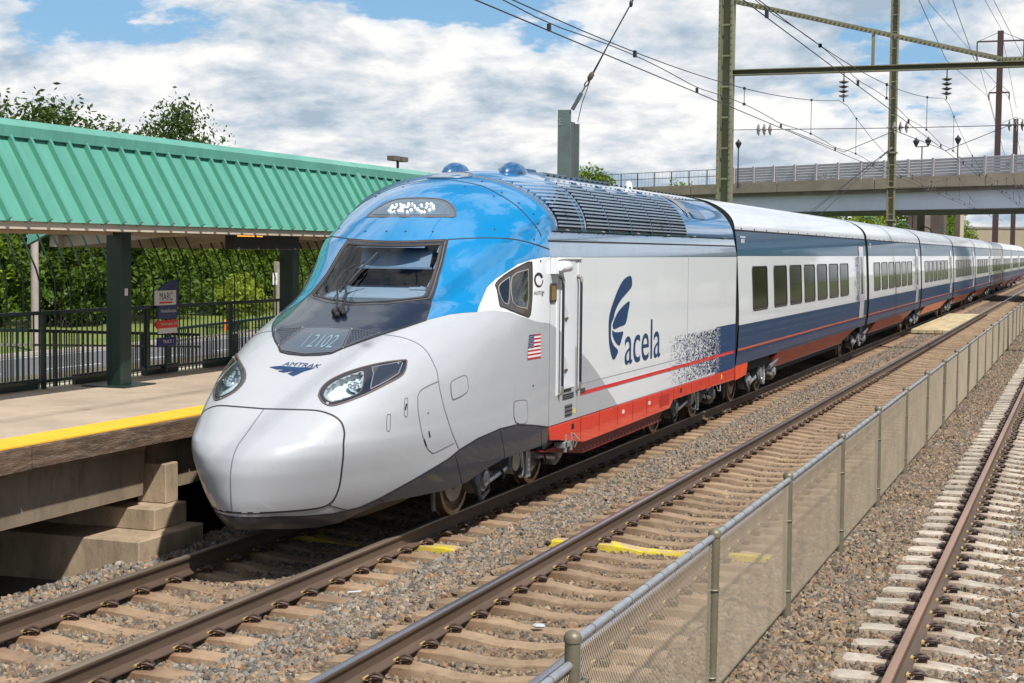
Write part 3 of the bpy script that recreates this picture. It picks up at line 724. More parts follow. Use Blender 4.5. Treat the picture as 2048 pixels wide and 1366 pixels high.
# number panel and perforated vents in the mask
npn = full([(0, 2.281), (10.6, 2.272), (14.0, 2.085), (11.5, 2.045), (0, 2.02)])
patch('number_panel', dens(npn, 3), .010, mat('number_panel_blue', (.035, .055, .085), .25, coat=1), loco)
band('number_panel_frame', dens(npn, 4), .014, .013, mat('panel_frame_grey', (.10, .10, .115), .4), loco, True)
ndt = mat('pale_number', (.16, .25, .31), .4)
skin_text('number_lettering', '2102', -.05, .25, 2.08, 2.205, .0125, ndt, loco)
band('number_bar', [(tau(-.11, 2.08), 2.08), (tau(-.11, 2.21), 2.21)], .008, .0125, ndt, loco)
ventM = mat('vent_dark_blue', (.028, .04, .062), .4, coat=.4)
holeM = mat('vent_hole_black', (.004, .004, .005), .9)
for sgn in (1, -1):
    tri = [(11.4, 2.270), (25.2, 2.236), (15.0, 2.092)]
    q = dens(tri, 5); q = q if sgn > 0 else mir(q)
    vn = patch('vent_panel', q, .0105, ventM, loco); hm = MB()
    band('vent_frame', q, .010, .013, mat('panel_frame_grey', (.1,)*3), vn, True)
    for r_ in range(7):
        for c_ in range(10):
            t_ = 12.6+c_*1.28+r_*.3+(.64 if r_ % 2 else 0); z_ = 2.249-.02*r_
            if t_ > 24-r_*1.35+ .0 or t_ < 12.4+r_*.42: continue
            A = [(t_-.3, z_-.0055), (t_+.3, z_-.0055), (t_+.3, z_+.0055), (t_-.3, z_+.0055)]
            hm.add([tuple(sp(sgn*a, b, .0118)) for a, b in A], [(0, 1, 2, 3)])
    stuff(hm.build('vent_holes', holeM, vn))
    for a, b in tri: hb = MB(); p_ = sp(sgn*(a*.96+.6), b-.006, .012); hb.sphere(p_, .010, 8, 5); hb.build('bolt', steell, vn)
# head lamps
for sgn in (1, -1):
    o_ = hls if sgn > 0 else mir(hls); i_ = hli if sgn > 0 else mir(hli)
    hb = patch('headlight', keyhole(o_, i_), .008, blackg, loco)
    band('bezel', o_, .016, .010, mat('brown_gasket', (.1,)*3), hb, True)
    band('lens_rim', i_, .012, .010, rubber, hb, True)
    patch('reflector', i_, -.09, reflM, hb)
    A = np.array(i_); a = sp(A[:, 0], A[:, 1], .004); b = sp(A[:, 0], A[:, 1], -.092); k = len(A); wl = MB()
    wl.add([tuple(q) for q in a]+[tuple(q) for q in b], [(i, (i+1) % k, k+(i+1) % k, k+i) for i in range(k)]).build('lamp_wall', mat('lamp_wall_grey', (.42, .47, .5), .5), hb, smooth=True)
    lp = MB(); c_ = sp(sgn*30.2, 1.755, -.05); nn = snorm(np.array(sgn*24.), np.array(1.7)); d = Vector(tuple(nn))
    q_ = d.to_track_quat('Z', 'Y'); lo = ob('lamp', None, hb) if False else None
    pr = MB().lathe([(.050, -.03), (.066, .0), (.066, .03), (.058, .034), (.050, .026), (.02, .016), (.001, .014)], 'z', (0, 0, 0), 20, False)
    pr.v = [tuple(Vector(tuple(c_))+q_ @ Vector(v)) for v in pr.v]; pr.build('projector', chrome, hb, smooth=True)
    ledm = MB()
    for j in range(7):
        e_ = Vector(tuple(c_))+q_ @ Vector((.052*math.cos(j*.9), .052*math.sin(j*.9), .036)); ledm.sphere(e_, .012, 8, 5)
    ledm.build('led', mat('led_lens', (.8, .84, .88), .05, .2), hb, smooth=True)
    patch('lens', i_, .003, lampgl, hb)
    tt_ = dens(hl_tri, 3); tt_ = tt_ if sgn > 0 else mir(tt_)
    patch('side_marker', tt_, .011, mat('marker_glass', (.03, .036, .048), .08, coat=1), hb)
    fin = MB(); 
    band('marker_rim', tt_, .008, .012, mat('marker_silver', (.35, .33, .32), .3, .5), hb, True)
    b_ = MB(); b_.sphere(sp(sgn*41.3, 1.932, .012), .012, 8, 5); b_.build('bolt', steell, hb)
# lamp over the windscreen
tl = full(smooth([(0, 3.781), (6.3, 3.779), (14.1, 3.760), (19.6, 3.70), (23.4, 3.617), (24.6, 3.56)], 3)+[(24.0, 3.540), (12.9, 3.536), (0, 3.535)])
tli = full(smooth([(0, 3.750), (7.3, 3.744), (13.7, 3.722), (17.8, 3.68), (20.6, 3.62), (21.7, 3.585)], 3)+[(21.2, 3.570), (12.3, 3.566), (0, 3.565)])
tlm = patch('upper_headlight', tl, .005, mat('upper_lamp_dark', (.10, .12, .15), .4, coat=.5), loco)
band('bezel', tl, .02, .010, mat('brown_gasket', (.1,)*3), tlm, True)
patch('reflector', tli, .008, mat('upper_reflector', (.20, .27, .34), .25, .3), tlm)
for cxl in (-.20, -.03, .20):
    for j in range(11):
        a = j*2*math.pi/10; rr_ = (.085, .050) if j < 10 else (0, 0); x_ = cxl+rr_[0]*math.cos(a)+rnd.uniform(-.012, .012); z_ = 3.645+rr_[1]*math.sin(a)+rnd.uniform(-.006, .006)
        MB().sphere(sp(tau(x_, z_), z_, .012), rnd.uniform(.012, .022), 8, 5).build('led', ledM, tlm, smooth=True)
for cxl in (-.20, -.03, .20):
    z_ = 3.645; c_ = Vector(tuple(sp(tau(cxl, z_), z_, .010))); n_ = Vector(tuple(snorm(np.array(tau(cxl, z_)), np.array(z_)))); q_ = n_.to_track_quat('Z', 'Y')
    d_ = MB().lathe([(.07, 0), (.05, .006), (.001, .008)], 'z', (0, 0, 0), 16, False); MB().add([c_+q_ @ Vector(v) for v in d_.v], d_.f).build('lamp_dish', mat('lamp_dish_chrome', (.5, .56, .6), .12, .85), tlm, smooth=True)
patch('lens', tli, .022, lampgl, tlm)
# roof hatch, horn fairings
hd = MB(); hc = []
for j in range(28):
    a = 2*math.pi*j/28; x_, y_ = .30*math.cos(a), 18.72+.27*math.sin(a)
    zz_ = np.linspace(3.6, 4.245, 400); d_ = np.abs(surf(np.array([tau(x_, q) for q in zz_]), zz_)[:, 1]+LY-y_); k = int(d_.argmin())
    hc.append((tau(x_, zz_[k]), float(zz_[k])))
A = np.array(hc); P = sp(A[:, 0], A[:, 1], .012); ctr = P.mean(0)+np.array([0, 0, .004]); hd.add([tuple(p) for p in P]+[tuple(ctr)], [(i, (i+1) % 28, 28) for i in range(28)])
hdo = hd.build('roof_hatch', mat('hatch_grey', (.33, .34, .36), .45, .3), loco)
rb = MB(); rb.tube([tuple(p) for p in P], .012, 6, closed=True); rb.build('hatch_rim', mat('hatch_rim_blue', (.10, .16, .24), .4, coat=.5), hdo, smooth=True)
for sgn in (1, -1):
    base = Vector((sgn*.42, 19.95-LY, 4.165)); fm = MB(); fm.sphere((base.x, base.y, base.z+.0), 1, 18, 12, (.16, .40, .19))
    ho = fm.build('horn_fairing', mat('fairing_blue', (.004, .075, .19), .35, coat=.8), loco, smooth=True, angle=80)
    g_ = MB(); g_.sphere((base.x+.055, base.y-.06, base.z-.0), 1, 14, 8, (.116, .22, .10)); g_.build('grille', mat('fairing_grille', (.03, .05, .08), .4, .3), ho, smooth=True, angle=80)
# panel joints on the cowl and cheeks
s1 = smooth([(0, 4.045), (10.3, 4.032), (18.7, 4.008), (30, 3.965), (38.4, 3.894), (46.1, 3.804), (54.3, 3.697), (64.7, 3.534), (75, 3.40), (79.5, 3.318)], 3)
band('cowl_joint', [(-a, b) for a, b in s1[::-1]]+s1[1:], .018, .006, seamM, loco)
for sgn in (1, -1):
    g = lambda P: [(sgn*a, b) for a, b in P]
    band('cowl_joint', g(smooth([(26.7, 3.267), (37.4, 3.287), (49.9, 3.293), (62, 3.275), (74.5, 3.227), (83.4, 3.19), (89.8, 3.165)], 3)), .016, .006, seamM, loco)
    band('cheek_joint', g(smooth([(26.1, 2.226), (34.4, 2.2), (41.4, 2.149), (46.1, 2.088), (49.9, 2.009), (53.5, 1.9), (56.2, 1.789), (59.2, 1.533), (61.4, 1.232), (62.4, .95)], 3)), .012, .004, mat('grey_joint', (.1,)*3), loco)
    band('hatch_joint', g(smooth([(57.2, 1.729), (55, 1.698), (53, 1.656), (52.5, 1.597), (52.9, 1.537), (54.1, 1.318), (54.9, 1.121), (55.1, 1.019), (55.7, .972), (56.5, .958), (61.6, 1.024)], 3)), .011, .004, mat('grey_joint', (.1,)*3), loco)
    for nm, P, w_ in (('access_hatch', [(61, 1.713), (63.5, 1.755), (64.6, 1.742), (65.3, 1.685), (65.6, 1.574), (62.6, 1.515), (61.8, 1.535), (60.9, 1.661)], .010),
                      ('access_hatch', [(79.2, 1.36), (82, 1.346), (82.5, 1.305), (82.3, 1.079), (78.8, 1.11), (78.6, 1.33)], .009)):
        pl = patch(nm, smooth(g(P), 3, True) if sgn > 0 else smooth(g(P)[::-1], 3, True), .006, grey, loco)
        band('hatch_rim', smooth(g(P), 3, True), w_, .008, mat('grey_joint', (.1,)*3), pl, True)
    for P in ([(49.1, 1.571), (49.3, 1.59), (49.9, 1.573), (50.8, 1.419), (50.5, 1.4), (50, 1.418)], [(45.4, 1.428), (45.8, 1.442), (46.4, 1.425), (46.7, 1.287), (46.4, 1.274), (45.9, 1.291)]):
        band('lift_slot', smooth(g(P), 2, True), .007, .005, mat('grey_joint', (.1,)*3), loco, True)
    for t_, z0, z1 in ((54.9, 1.13, 1.05), (56.3, 1.21, 1.14), (49.9, 1.53, 1.47), (56, 1.41, 1.40)): band('latch', dens([(sgn*t_, z0), (sgn*(t_+.1), z1)], 2, False), .018, .006, seamM, loco)
    # small bolts on the cowl
    for t_, z_ in ((5, 3.36), (18, 3.36), (30, 4.02), (22, 3.94), (44, 3.87), (40, 3.82), (55, 3.74), (66, 3.60), (72, 3.48), (47, 3.40), (74, 3.28), (80, 3.02), (84, 2.6), (85, 1.98), (84.5, 1.5)):
        bo = MB(); p_ = sp(sgn*t_, z_, .004); n_ = Vector(tuple(snorm(np.array(sgn*t_), np.array(z_)))); q_ = n_.to_track_quat('Z', 'Y')
        d_ = MB().lathe([(.014, 0), (.012, .005), (.001, .005)], 'z', (0, 0, 0), 8, False); bo.add([Vector(tuple(p_))+q_ @ Vector(v) for v in d_.v], d_.f); bo.build('bolt', seamM, loco)
    # cab side window
    P = [(56.2, 2.761), (60.8, 2.885), (69.6, 2.997), (72.3, 3.0), (73.7, 2.96), (78.7, 2.439), (78.7, 2.356), (77, 2.366), (65.3, 2.475), (62.6, 2.505), (58, 2.679)]
    ord_ = (lambda Q: Q if sgn > 0 else Q[::-1])
    wn = patch('side_window', ord_(smooth(g(P), 3, True)), .010, mat('window_frame_brown', (.055, .045, .04), .35, coat=.5), loco)
    band('frame_edge', smooth(g(P), 3, True), .018, .012, rubber, wn, True)
    for Q in ([(57.9, 2.714), (61.1, 2.816), (62.2, 2.795), (65.7, 2.542), (65.4, 2.511), (62.4, 2.556)], [(63, 2.83), (70.5, 2.912), (71.6, 2.885), (76.1, 2.478), (75.6, 2.452), (67.9, 2.531)]):
        pn = patch('pane', ord_(smooth(g(Q), 2, True)), .014, mat('dark_window_glass', (.012, .013, .012), .03, coat=1), wn)
        band('pane_rim', smooth(g(Q), 3, True), .010, .016, mat('pane_rim_grey', (.30, .28, .26), .5), wn, True)
# lettering and emblem on the hood
skin_text('nose_lettering', 'AMTRAK', -.165, .285, 1.899, 1.935, .006, navyd, loco, shear=.25, lean=-.012)
emb = MB()
for U in ([(-.30, 1.885), (-.18, 1.90), (.02, 1.893), (.24, 1.896), (.05, 1.880), (-.12, 1.868), (-.20, 1.867)],
          [(-.17, 1.852), (-.06, 1.872), (.05, 1.882), (.24, 1.894), (.08, 1.868), (-.04, 1.847), (-.09, 1.84)],
          [(-.03, 1.832), (.02, 1.853), (.09, 1.870), (.24, 1.892), (.13, 1.855), (.085, 1.825), (.05, 1.812)]):
    k = len(U); emb.add([tuple(sp(tau(x_, z_), z_, .006)) for x_, z_ in U], [tuple(range(k))])
emb.build('nose_emblem', navyd, loco)
# flag on the cheek
fx = lambda u, v: (81.3+4.6*u+(1-v)*.9, 1.826+.30*v)
fr, fw, fb = mat('flag_red', (.45, .012, .03), .4, coat=.5), mat('flag_white', (.75, .75, .76), .4, coat=.5), mat('flag_blue', (.02, .03, .12), .4, coat=.5)
fg = MB(); 
def fq(u0, u1, v0, v1, off): fg.add([tuple(sp(*fx(u, v), off)) for u, v in ((u0, v0), (u1, v0), (u1, v1), (u0, v1))], [(0, 1, 2, 3)])
for i in range(13): fg.cur = i % 2; fq(0, 1, 1-(i+1)/13, 1-i/13, .006)
fg.cur = 2; fq(0, .42, 6/13, 1, .008); fg.cur = 1
for r_ in range(7):
    for c_ in range(5): fq(.03+.08*c_, .06+.08*c_, .495+.07*r_, .52+.07*r_, .0095)
fg.build('flag_decal', [fr, fw, fb], loco)
fg.v = []; 
# windscreen wiper
wp = MB()
def wq(x_, z_, off): return tuple(sp(tau(x_, z_), z_, off))
wp.tube([wq(-.07, 2.40, .05), wq(-.22, 2.52, .10), wq(-.34, 2.64, .12), wq(-.33, 2.80, .12), wq(-.22, 2.90, .10)], .011, 6)
wp.tube([wq(-.02, 2.42, .05), wq(-.12, 2.53, .10), wq(-.25, 2.66, .11), wq(-.22, 2.82, .11), wq(-.17, 2.93, .09)], .012, 6)
wpo = wp.build('wiper_arm', blackpl, loco, smooth=True)
MB().tube([wq(-.31, 2.62, .035), wq(-.22, 2.85, .04), wq(-.08, 3.08, .035)], .014, 6).build('wiper_blade', blackpl, wpo)
wb = MB()
for dx, dz, r_ in ((-.07, .0, .045), (-.01, .015, .05), (.05, -.01, .04), (0, -.03, .035), (-.05, .03, .03)): wb.sphere(wq(-.03+dx, 2.405+dz, .04), r_, 8, 6)
wb.build('wiper_pivot', blackpl, wpo)

# ------------------------------------------------------------------ locomotive body behind the nose
def wB(Y, z):
    """half width of the body skin at station Y, height z"""
    ye = float(nYE(z))
    if Y >= ye: return float(nW(z))
    c_ = 1-(Y-float(nS0(z)))/(ye-float(nS0(z)))
    return float(nW(z))*math.sqrt(max(0, 1-c_*c_))**float(nPX(z))
LE = 29.45                        # rear end of the locomotive
def sheet(name, Ys, Zs, off, M, parent, side=1):
    mb = MB(); k = len(Zs)
    for Y in Ys:
        for z in Zs: mb.v.append((side*(wB(Y, z)+off), Y-LY, z))
    for i in range(len(Ys)-1):
        for j in range(k-1): mb.f.append((i*k+j, (i+1)*k+j, (i+1)*k+j+1, i*k+j+1)); mb.m.append(0)
    return mb.build(name, M, parent, smooth=True, angle=60, fixn=False)
lin = lambda a, b, n: [a+(b-a)*i/(n-1) for i in range(n)]
silver = mat('polished_blue_silver', (.30, .42, .56), .16, .75, coat=.6, var=.10, vscale=2.5, bump=.012, bscale=3)
blueroof = mat('roof_blue_gloss', (.012, .16, .40), .2, .25, coat=1, bump=.01, bscale=3)
bodyc = MB()
prof = [(1.47, .93), (1.485, 1.2), (1.485, 3.05), (1.41, 3.4)]+[(float(nW(z))-.015, z-.01) for z in np.linspace(3.45, 4.245, 22)]
prof = prof+[(-a, b) for a, b in prof[::-1]]
k = len(prof)
bodyc.add([(a, 18.42-LY, b) for a, b in prof[:0]], [])
for Y in (20.45, LE): bodyc.v += [(a, Y-LY, b) for a, b in prof]
bodyc.f += [(i, (i+1) % k, k+(i+1) % k, k+i) for i in range(k)]+[tuple(range(k)), tuple(range(k, 2*k))]; bodyc.m = [0]*len(bodyc.f)
bodyc.build('body_core', under, loco)
MB().box(-1.46, 1.46, 18.45-LY, 20.5-LY, .93, 3.3).build('machine_room', under, loco)
roofZ = list(np.linspace(3.42, 4.0, 14))+list(np.linspace(4.04, 4.249, 12))
for sd_ in (1, -1):
    sheet('side_panel', [18.4, LE], [.935, 1.2, 3.0, 3.065], .0, white, loco, sd_)
    sheet('upper_band', [18.4]+lin(18.7, LE, 3), lin(3.07, 3.265, 4), .004, silver, loco, sd_)
    sheet('cornice', [18.4, LE], [3.28, 3.30, 3.355, 3.40], .006, silver, loco, sd_)
    mb_ = MB(); mb_.box(sd_*1.455, sd_*1.475, 18.42-LY, LE-LY, 3.262, 3.283); mb_.build('cornice_gap', seamM, loco)
    sheet('roof_skin', lin(20.4, LE, 5), roofZ, 0, blueroof, loco, sd_)
for Y in (18.4, 19.55, 25.6): MB().box(1.497, 1.5035, Y-LY-.004, Y-LY+.004, .94, 3.06).build('panel_gap', mat('grey_joint', (.1,)*3), loco)
# grey paint of the nose sweeping down over the first side panel
arc = [(18.4, 2.235), (18.6, 2.185), (18.873, 2.108), (19.25, 1.98), (19.619, 1.827), (19.98, 1.69), (20.326, 1.532), (20.72, 1.34), (21.086, 1.131), (21.3, 1.03), (21.45, .938)]
for sd_ in (1, -1):
    q = [(18.402, .938)]+arc[::1]; gm = MB(); gm.add([(sd_*1.5025, y-LY, z) for y, z in arc]+[(sd_*1.5025, y-LY, .938) for y, z in arc], [(i, i+1, len(arc)+i+1, len(arc)+i) for i in range(len(arc)-1)])
    gm.build('grey_sweep', grey, loco)
def side_poly(name, P, M, x=1.505, parent=None, thick=0):
    return MB().add([(x, y-LY, z) for y, z in P], [tuple(range(len(P)))]).build(name, M, parent or loco, fixn=False)
# feather emblem and lettering
leafA = [(21.97, 2.791), (22.1, 2.768), (22.13, 2.641), (21.9, 2.553), (21.62, 2.469), (21.42, 2.384), (21.27, 2.288), (21.2, 2.195), (21.1, 2.13), (21.085, 2.045), (21.09, 1.92), (21.23, 1.808), (21.454, 1.722), (21.347, 1.633), (21.237, 1.606), (21.163, 1.634), (21.087, 1.712), (21, 1.862), (20.97, 2.05), (20.975, 2.188), (21.04, 2.307), (21.22, 2.468), (21.45, 2.631), (21.7, 2.744)]
leafB = [(22.018, 2.417), (21.943, 2.254), (21.82, 2.094), (21.52, 2.065), (21.245, 2.041), (21.16, 2.102), (21.238, 2.178), (21.43, 2.283), (21.707, 2.364)]
leafC = [(21.16, 2.03), (21.255, 2.0), (21.48, 1.986), (21.705, 1.981), (21.62, 1.872), (21.518, 1.791), (21.336, 1.845), (21.2, 1.925), (21.15, 1.98)]
for P in (leafA, leafB, leafC): side_poly('feather_emblem', smooth(P, 3, True)[::-1], navyd)
v_, f_ = textmesh('acela', 1)
MB().add([(1.505, 21.80+2.02*u-LY, 1.485+.62*q) for u, q in v_], f_).build('side_lettering', navyd, loco, fixn=False)
v_, f_ = textmesh('ALSTOM', 1)
MB().add([tuple(sp(tauY(17.87+.30*u, 2.612+.042*q), 2.610+.044*q, .008)) for u, q in v_], f_).build('maker_lettering', seamM, loco, fixn=False)
rg = MB()
for i in range(32):
    a0, a1 = 2*math.pi*i/32*.94+.35, 2*math.pi*(i+1)/32*.94+.35
    t0, t1 = .012+.02*(1-i/32), .012+.02*(1-(i+1)/32)
    rg.add([tuple(sp(tauY(18.02+.125*(1-k_)*math.cos(a), 2.79+.09*(1-k_)*math.sin(a)), 2.79+.09*(1-k_)*math.sin(a), .008)) for a, k_ in ((a0, 0), (a1, 0), (a1, t1/.075), (a0, t0/.075))], [(0, 1, 2, 3)])
rg.build('maker_emblem', seamM, loco, fixn=False)
# red stripe, navy block and its dissolving specks
MB().add([(1.507, y-LY, z) for y, z in ((19.68, 1.222), (29.3, 1.222), (29.3, 1.278), (19.68, 1.272))], [(0, 1, 2, 3)]).build('red_stripe', redd, loco, fixn=False)
side_poly('navy_block', [(27.8, .94), (LE, .94), (LE, 1.787), (27.8, 1.787)], navyd, 1.504)
spk = MB(); rr = random.Random(3)
for i in range(2600):
    u = rr.random()**.62; y = 24.3+3.5*u+rr.uniform(-.06, .06); z = rr.uniform(.95, 1.785)
    edge = abs((z-1.36)/.42)
    if y < 24.9 and rr.random() < edge**2*.7*(24.9-y)/.6: continue
    s_ = rr.uniform(.016, .034)*(.8+.5*u); a = rr.random()*3.14
    ca, sa = math.cos(a)*s_, math.sin(a)*s_*.62
    if z+s_ > 1.79 or z-s_ < .94: continue
    spk.add([(1.5045, y+ca-LY, z+sa), (1.5045, y-sa-LY, z+ca*.62), (1.5045, y-ca-LY, z-sa)], [(0, 1, 2)])
stuff(spk.build('dissolve_specks', navyd, loco, fixn=False))
wsp = MB()
for i in range(260):
    y = 27.8+abs(rr.gauss(0, .16)); z = rr.uniform(.95, 1.77); s_ = rr.uniform(.012, .026); a = rr.random()*3.1
    wsp.add([(1.5055, y+math.cos(a)*s_-LY, z+math.sin(a)*s_), (1.5055, y-math.sin(a)*s_-LY, z+math.cos(a)*s_*.6), (1.5055, y-math.cos(a)*s_-LY, z-math.sin(a)*s_)], [(0, 1, 2)])
stuff(wsp.build('pale_specks', white, loco, fixn=False))
band_y = MB(); band_y.box(1.5, 1.5035, 19.7-LY, 27.9-LY, 1.372, 1.377); band_y.build('panel_gap', mat('grey_joint', (.1,)*3), loco)
# crew door
dr = MB(); dr.prism([(18.86-LY, 1.36), (19.42-LY, 1.36), (19.42-LY, 2.98), (19.36-LY, 3.03), (18.92-LY, 3.03), (18.86-LY, 2.98)], 1.49, 1.512)
door = dr.build('crew_door', white, loco, bev=.006)
for z0, z1 in ((2.144, 2.49), (1.47, 1.826)):
    h = MB(); n_ = 10; pts = [(18.905, z1)]+[(18.905+.19*math.sin(math.pi*i/n_), z1-(z1-z0)*i/n_) for i in range(1, n_)]+[(18.905, z0)]
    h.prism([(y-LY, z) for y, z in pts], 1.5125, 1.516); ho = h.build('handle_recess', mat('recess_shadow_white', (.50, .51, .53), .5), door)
    MB().bar((1.523, 18.95-LY, (z0+z1)/2-.04), (1.523, 19.05-LY, (z0+z1)/2-.04), .022, .03).build('door_handle', mat('handle_bronze', (.20, .15, .09), .35, .6), ho)
for Y in (18.75, 19.50):
    g_ = MB(); g_.tube([(1.50, Y-LY, 2.82), (1.55, Y-LY, 2.79), (1.56, Y-LY, 2.70), (1.56, Y-LY, 1.40), (1.55, Y-LY, 1.33), (1.50, Y-LY, 1.31)], .019, 8)
    go = g_.build('grab_rail', mat('rail_black', (.012, .013, .03), .35, coat=.5), loco, smooth=True)
    e_ = MB(); e_.tube([(1.50, Y-LY, 2.825), (1.555, Y-LY, 2.80), (1.565, Y-LY, 2.74)], .022, 8); e_.tube([(1.50, Y-LY, 1.305), (1.555, Y-LY, 1.335), (1.564, Y-LY, 1.42)], .022, 8); e_.build('rail_end', mat('rail_end_steel', (.35, .33, .3), .4, .6), go, smooth=True)
MB().box(1.495, 1.53, 18.72-LY, 19.66-LY, 3.035, 3.062).build('door_canopy', white, loco, bev=.006)
for Y0 in (18.66, 19.53): MB().box(1.497, 1.506, Y0-LY, Y0+.1-LY, 1.30, 3.0).build('door_post', white, loco, bev=.003)
cm_ = MB(); cm_.box(1.5, 1.58, 18.42-LY, 18.56-LY, 2.86, 3.02); cm_.lathe([(.05, 0), (.075, .05), (.075, .30), (.05, .34)], 'y', (1.60, 18.5-LY, 2.95), 14); cm_.build('mirror_camera', white, loco, smooth=True, angle=35)
sw_ = MB(); sw_.prism([(18.37-LY, 2.52), (18.40-LY, 2.495), (18.59-LY, 2.495), (18.62-LY, 2.52), (18.62-LY, 2.72), (18.59-LY, 2.745), (18.40-LY, 2.745), (18.37-LY, 2.72)], 1.498, 1.518); swo = sw_.build('indicator_window', mat('window_frame_brown', (.1,)*3), loco, bev=.006)
MB().box(1.515, 1.521, 18.42-LY, 18.57-LY, 2.53, 2.71).build('pane', mat('amber_glass', (.30, .17, .06), .12, coat=1), swo)
for Y0, Y1, z0, z1 in ((18.93, 19.28, 1.325, 1.36), (18.93, 19.38, 1.225, 1.30), (19.03, 19.32, .99, 1.15), (19.68, 19.88, 1.25, 1.315)):
    vm = MB(); vm.box(1.496, 1.509, Y0-LY, Y1-LY, z0, z1); vo = vm.build('side_vent', mat('vent_grey', (.12, .125, .13), .5), loco)
    for q in range(3): MB().box(1.508, 1.515, Y0-LY, Y1-LY, z0+(q+.3)*(z1-z0)/3, z0+(q+.6)*(z1-z0)/3).build('slat', mat('vent_slat_black', (.02,)*3, .5), vo)
MB().box(1.5, 1.509, 19.42-LY, 19.47-LY, 1.01, 1.07).build('warning_plate', mat('yellow_plate', (.7, .55, .02), .5), loco)
# roof louvres: frames, backing and slats
lbm = mat('louvre_backing', (.006, .012, .022), .6)
lsl = mat('louvre_slat', (.46, .60, .77), .3, .25, coat=.5)
cuts = [18.72, 19.93, 21.05, 22.2, 23.35, 24.5, 25.6]
lz = [3.455+.0485*i for i in range(13)]
for sd_ in (1, -1):
    for i in range(6):
        y0, y1 = cuts[i]+(.06 if i < 2 else .015), cuts[i+1]-(.07 if i < 1 else .015)
        bk = sheet('louvre_panel', lin(y0, y1, 7), lin(3.44, 4.045, 14), .006, lbm, loco, sd_)
        for z in lz:
            sm = MB(); Ys = lin(y0, y1, 7); n_ = len(Ys)
            for Y in Ys:
                a, b = wB(Y, z), wB(Y, z+.016); d_ = Vector((sd_, 0, .5 if z > 3.6 else .3)).normalized()
                sm.v += [(sd_*a+d_.x*.006, Y-LY, z+.026+d_.z*.006), (sd_*a+d_.x*.050, Y-LY, z+.014+d_.z*.05), (sd_*a+d_.x*.046, Y-LY, z-.006+d_.z*.046)]
            for q in range(n_-1):
                for r_ in range(3): sm.f.append((q*3+r_, q*3+(r_+1) % 3, q*3+3+(r_+1) % 3, q*3+3+r_)); sm.m.append(0)
            sm.build('slat', lsl, bk)
    for Y in cuts:
        wd_ = .055 if Y in (18.72, 19.93, 25.6) else .022
        rm = MB(); pts = [Vector((sd_*(wB(Y, z)+.018), Y-LY, z+.005)) for z in lin(3.40, 4.10, 16)]
        for a, b in zip(pts[:-1], pts[1:]): rm.bar(a, b, wd_, .05, up=(sd_, 0, .5))
        rm.build('louvre_frame', silver if wd_ > .03 else mat('louvre_bar', (.02, .06, .12), .4, coat=.5), loco)
    MB().box(sd_*1.425, sd_*1.448, 18.75-LY, LE-LY, 3.405, 3.435).build('roof_gutter', mat('gutter_teal', (.02, .06, .075), .4), loco)
    for Y in (19.2, 20.8, 22.6, 24.4, 26.2, 28.6): MB().tube([(sd_*1.44, Y-LY-.05, 3.42), (sd_*1.475, Y-LY, 3.415), (sd_*1.44, Y-LY+.05, 3.42)], .01, 6).build('lifting_eye', steell, loco)
    # recess near the rear of the roof
    sheet('roof_recess', lin(26.6, 27.55, 4), lin(3.74, 4.06, 8), .012, mat('recess_blue', (.01, .07, .17), .35, coat=.6), loco, sd_)
    kp = MB()
    for q in range(5): kp.tube([(sd_*(wB(26, z)+.02+.015*math.sin(q*2+z*30)), 26.25+.07*q-LY, z) for z in lin(3.75+.03*q, 4.12, 6)], .018, 6)
    kp.build('roof_hoses', mat('hose_grey', (.16, .16, .16), .5), loco, smooth=True)
rt = MB()
for i in range(34): rt.cbox((.70, 20.6+.26*i-LY, 4.20), (.03, .03, .025))
stuff(rt.build('roof_bolts', blackpl, loco))
rp = MB(); rp.box(-.55, .55, 20.9-LY, 22.0-LY, 4.15, 4.262); rp.box(-.5, .5, 22.6-LY, 24.4-LY, 4.2, 4.266); rp.build('roof_panel', silver, loco, bev=.03)
pn_ = MB(); pn_.prism([(20.9-LY, 4.2), (21.0-LY, 4.33), (21.5-LY, 4.33), (21.75-LY, 4.2)], -.2, .2); pn_.build('roof_box', mat('roof_box_blue', (.02, .10, .22), .35, coat=.6), loco, bev=.01)
MB().lathe([(.07, 4.2), (.05, 4.30), (.02, 4.33)], 'z', (.55, 25.2-LY, .0), 12).build('antenna', decalw, loco, smooth=True)
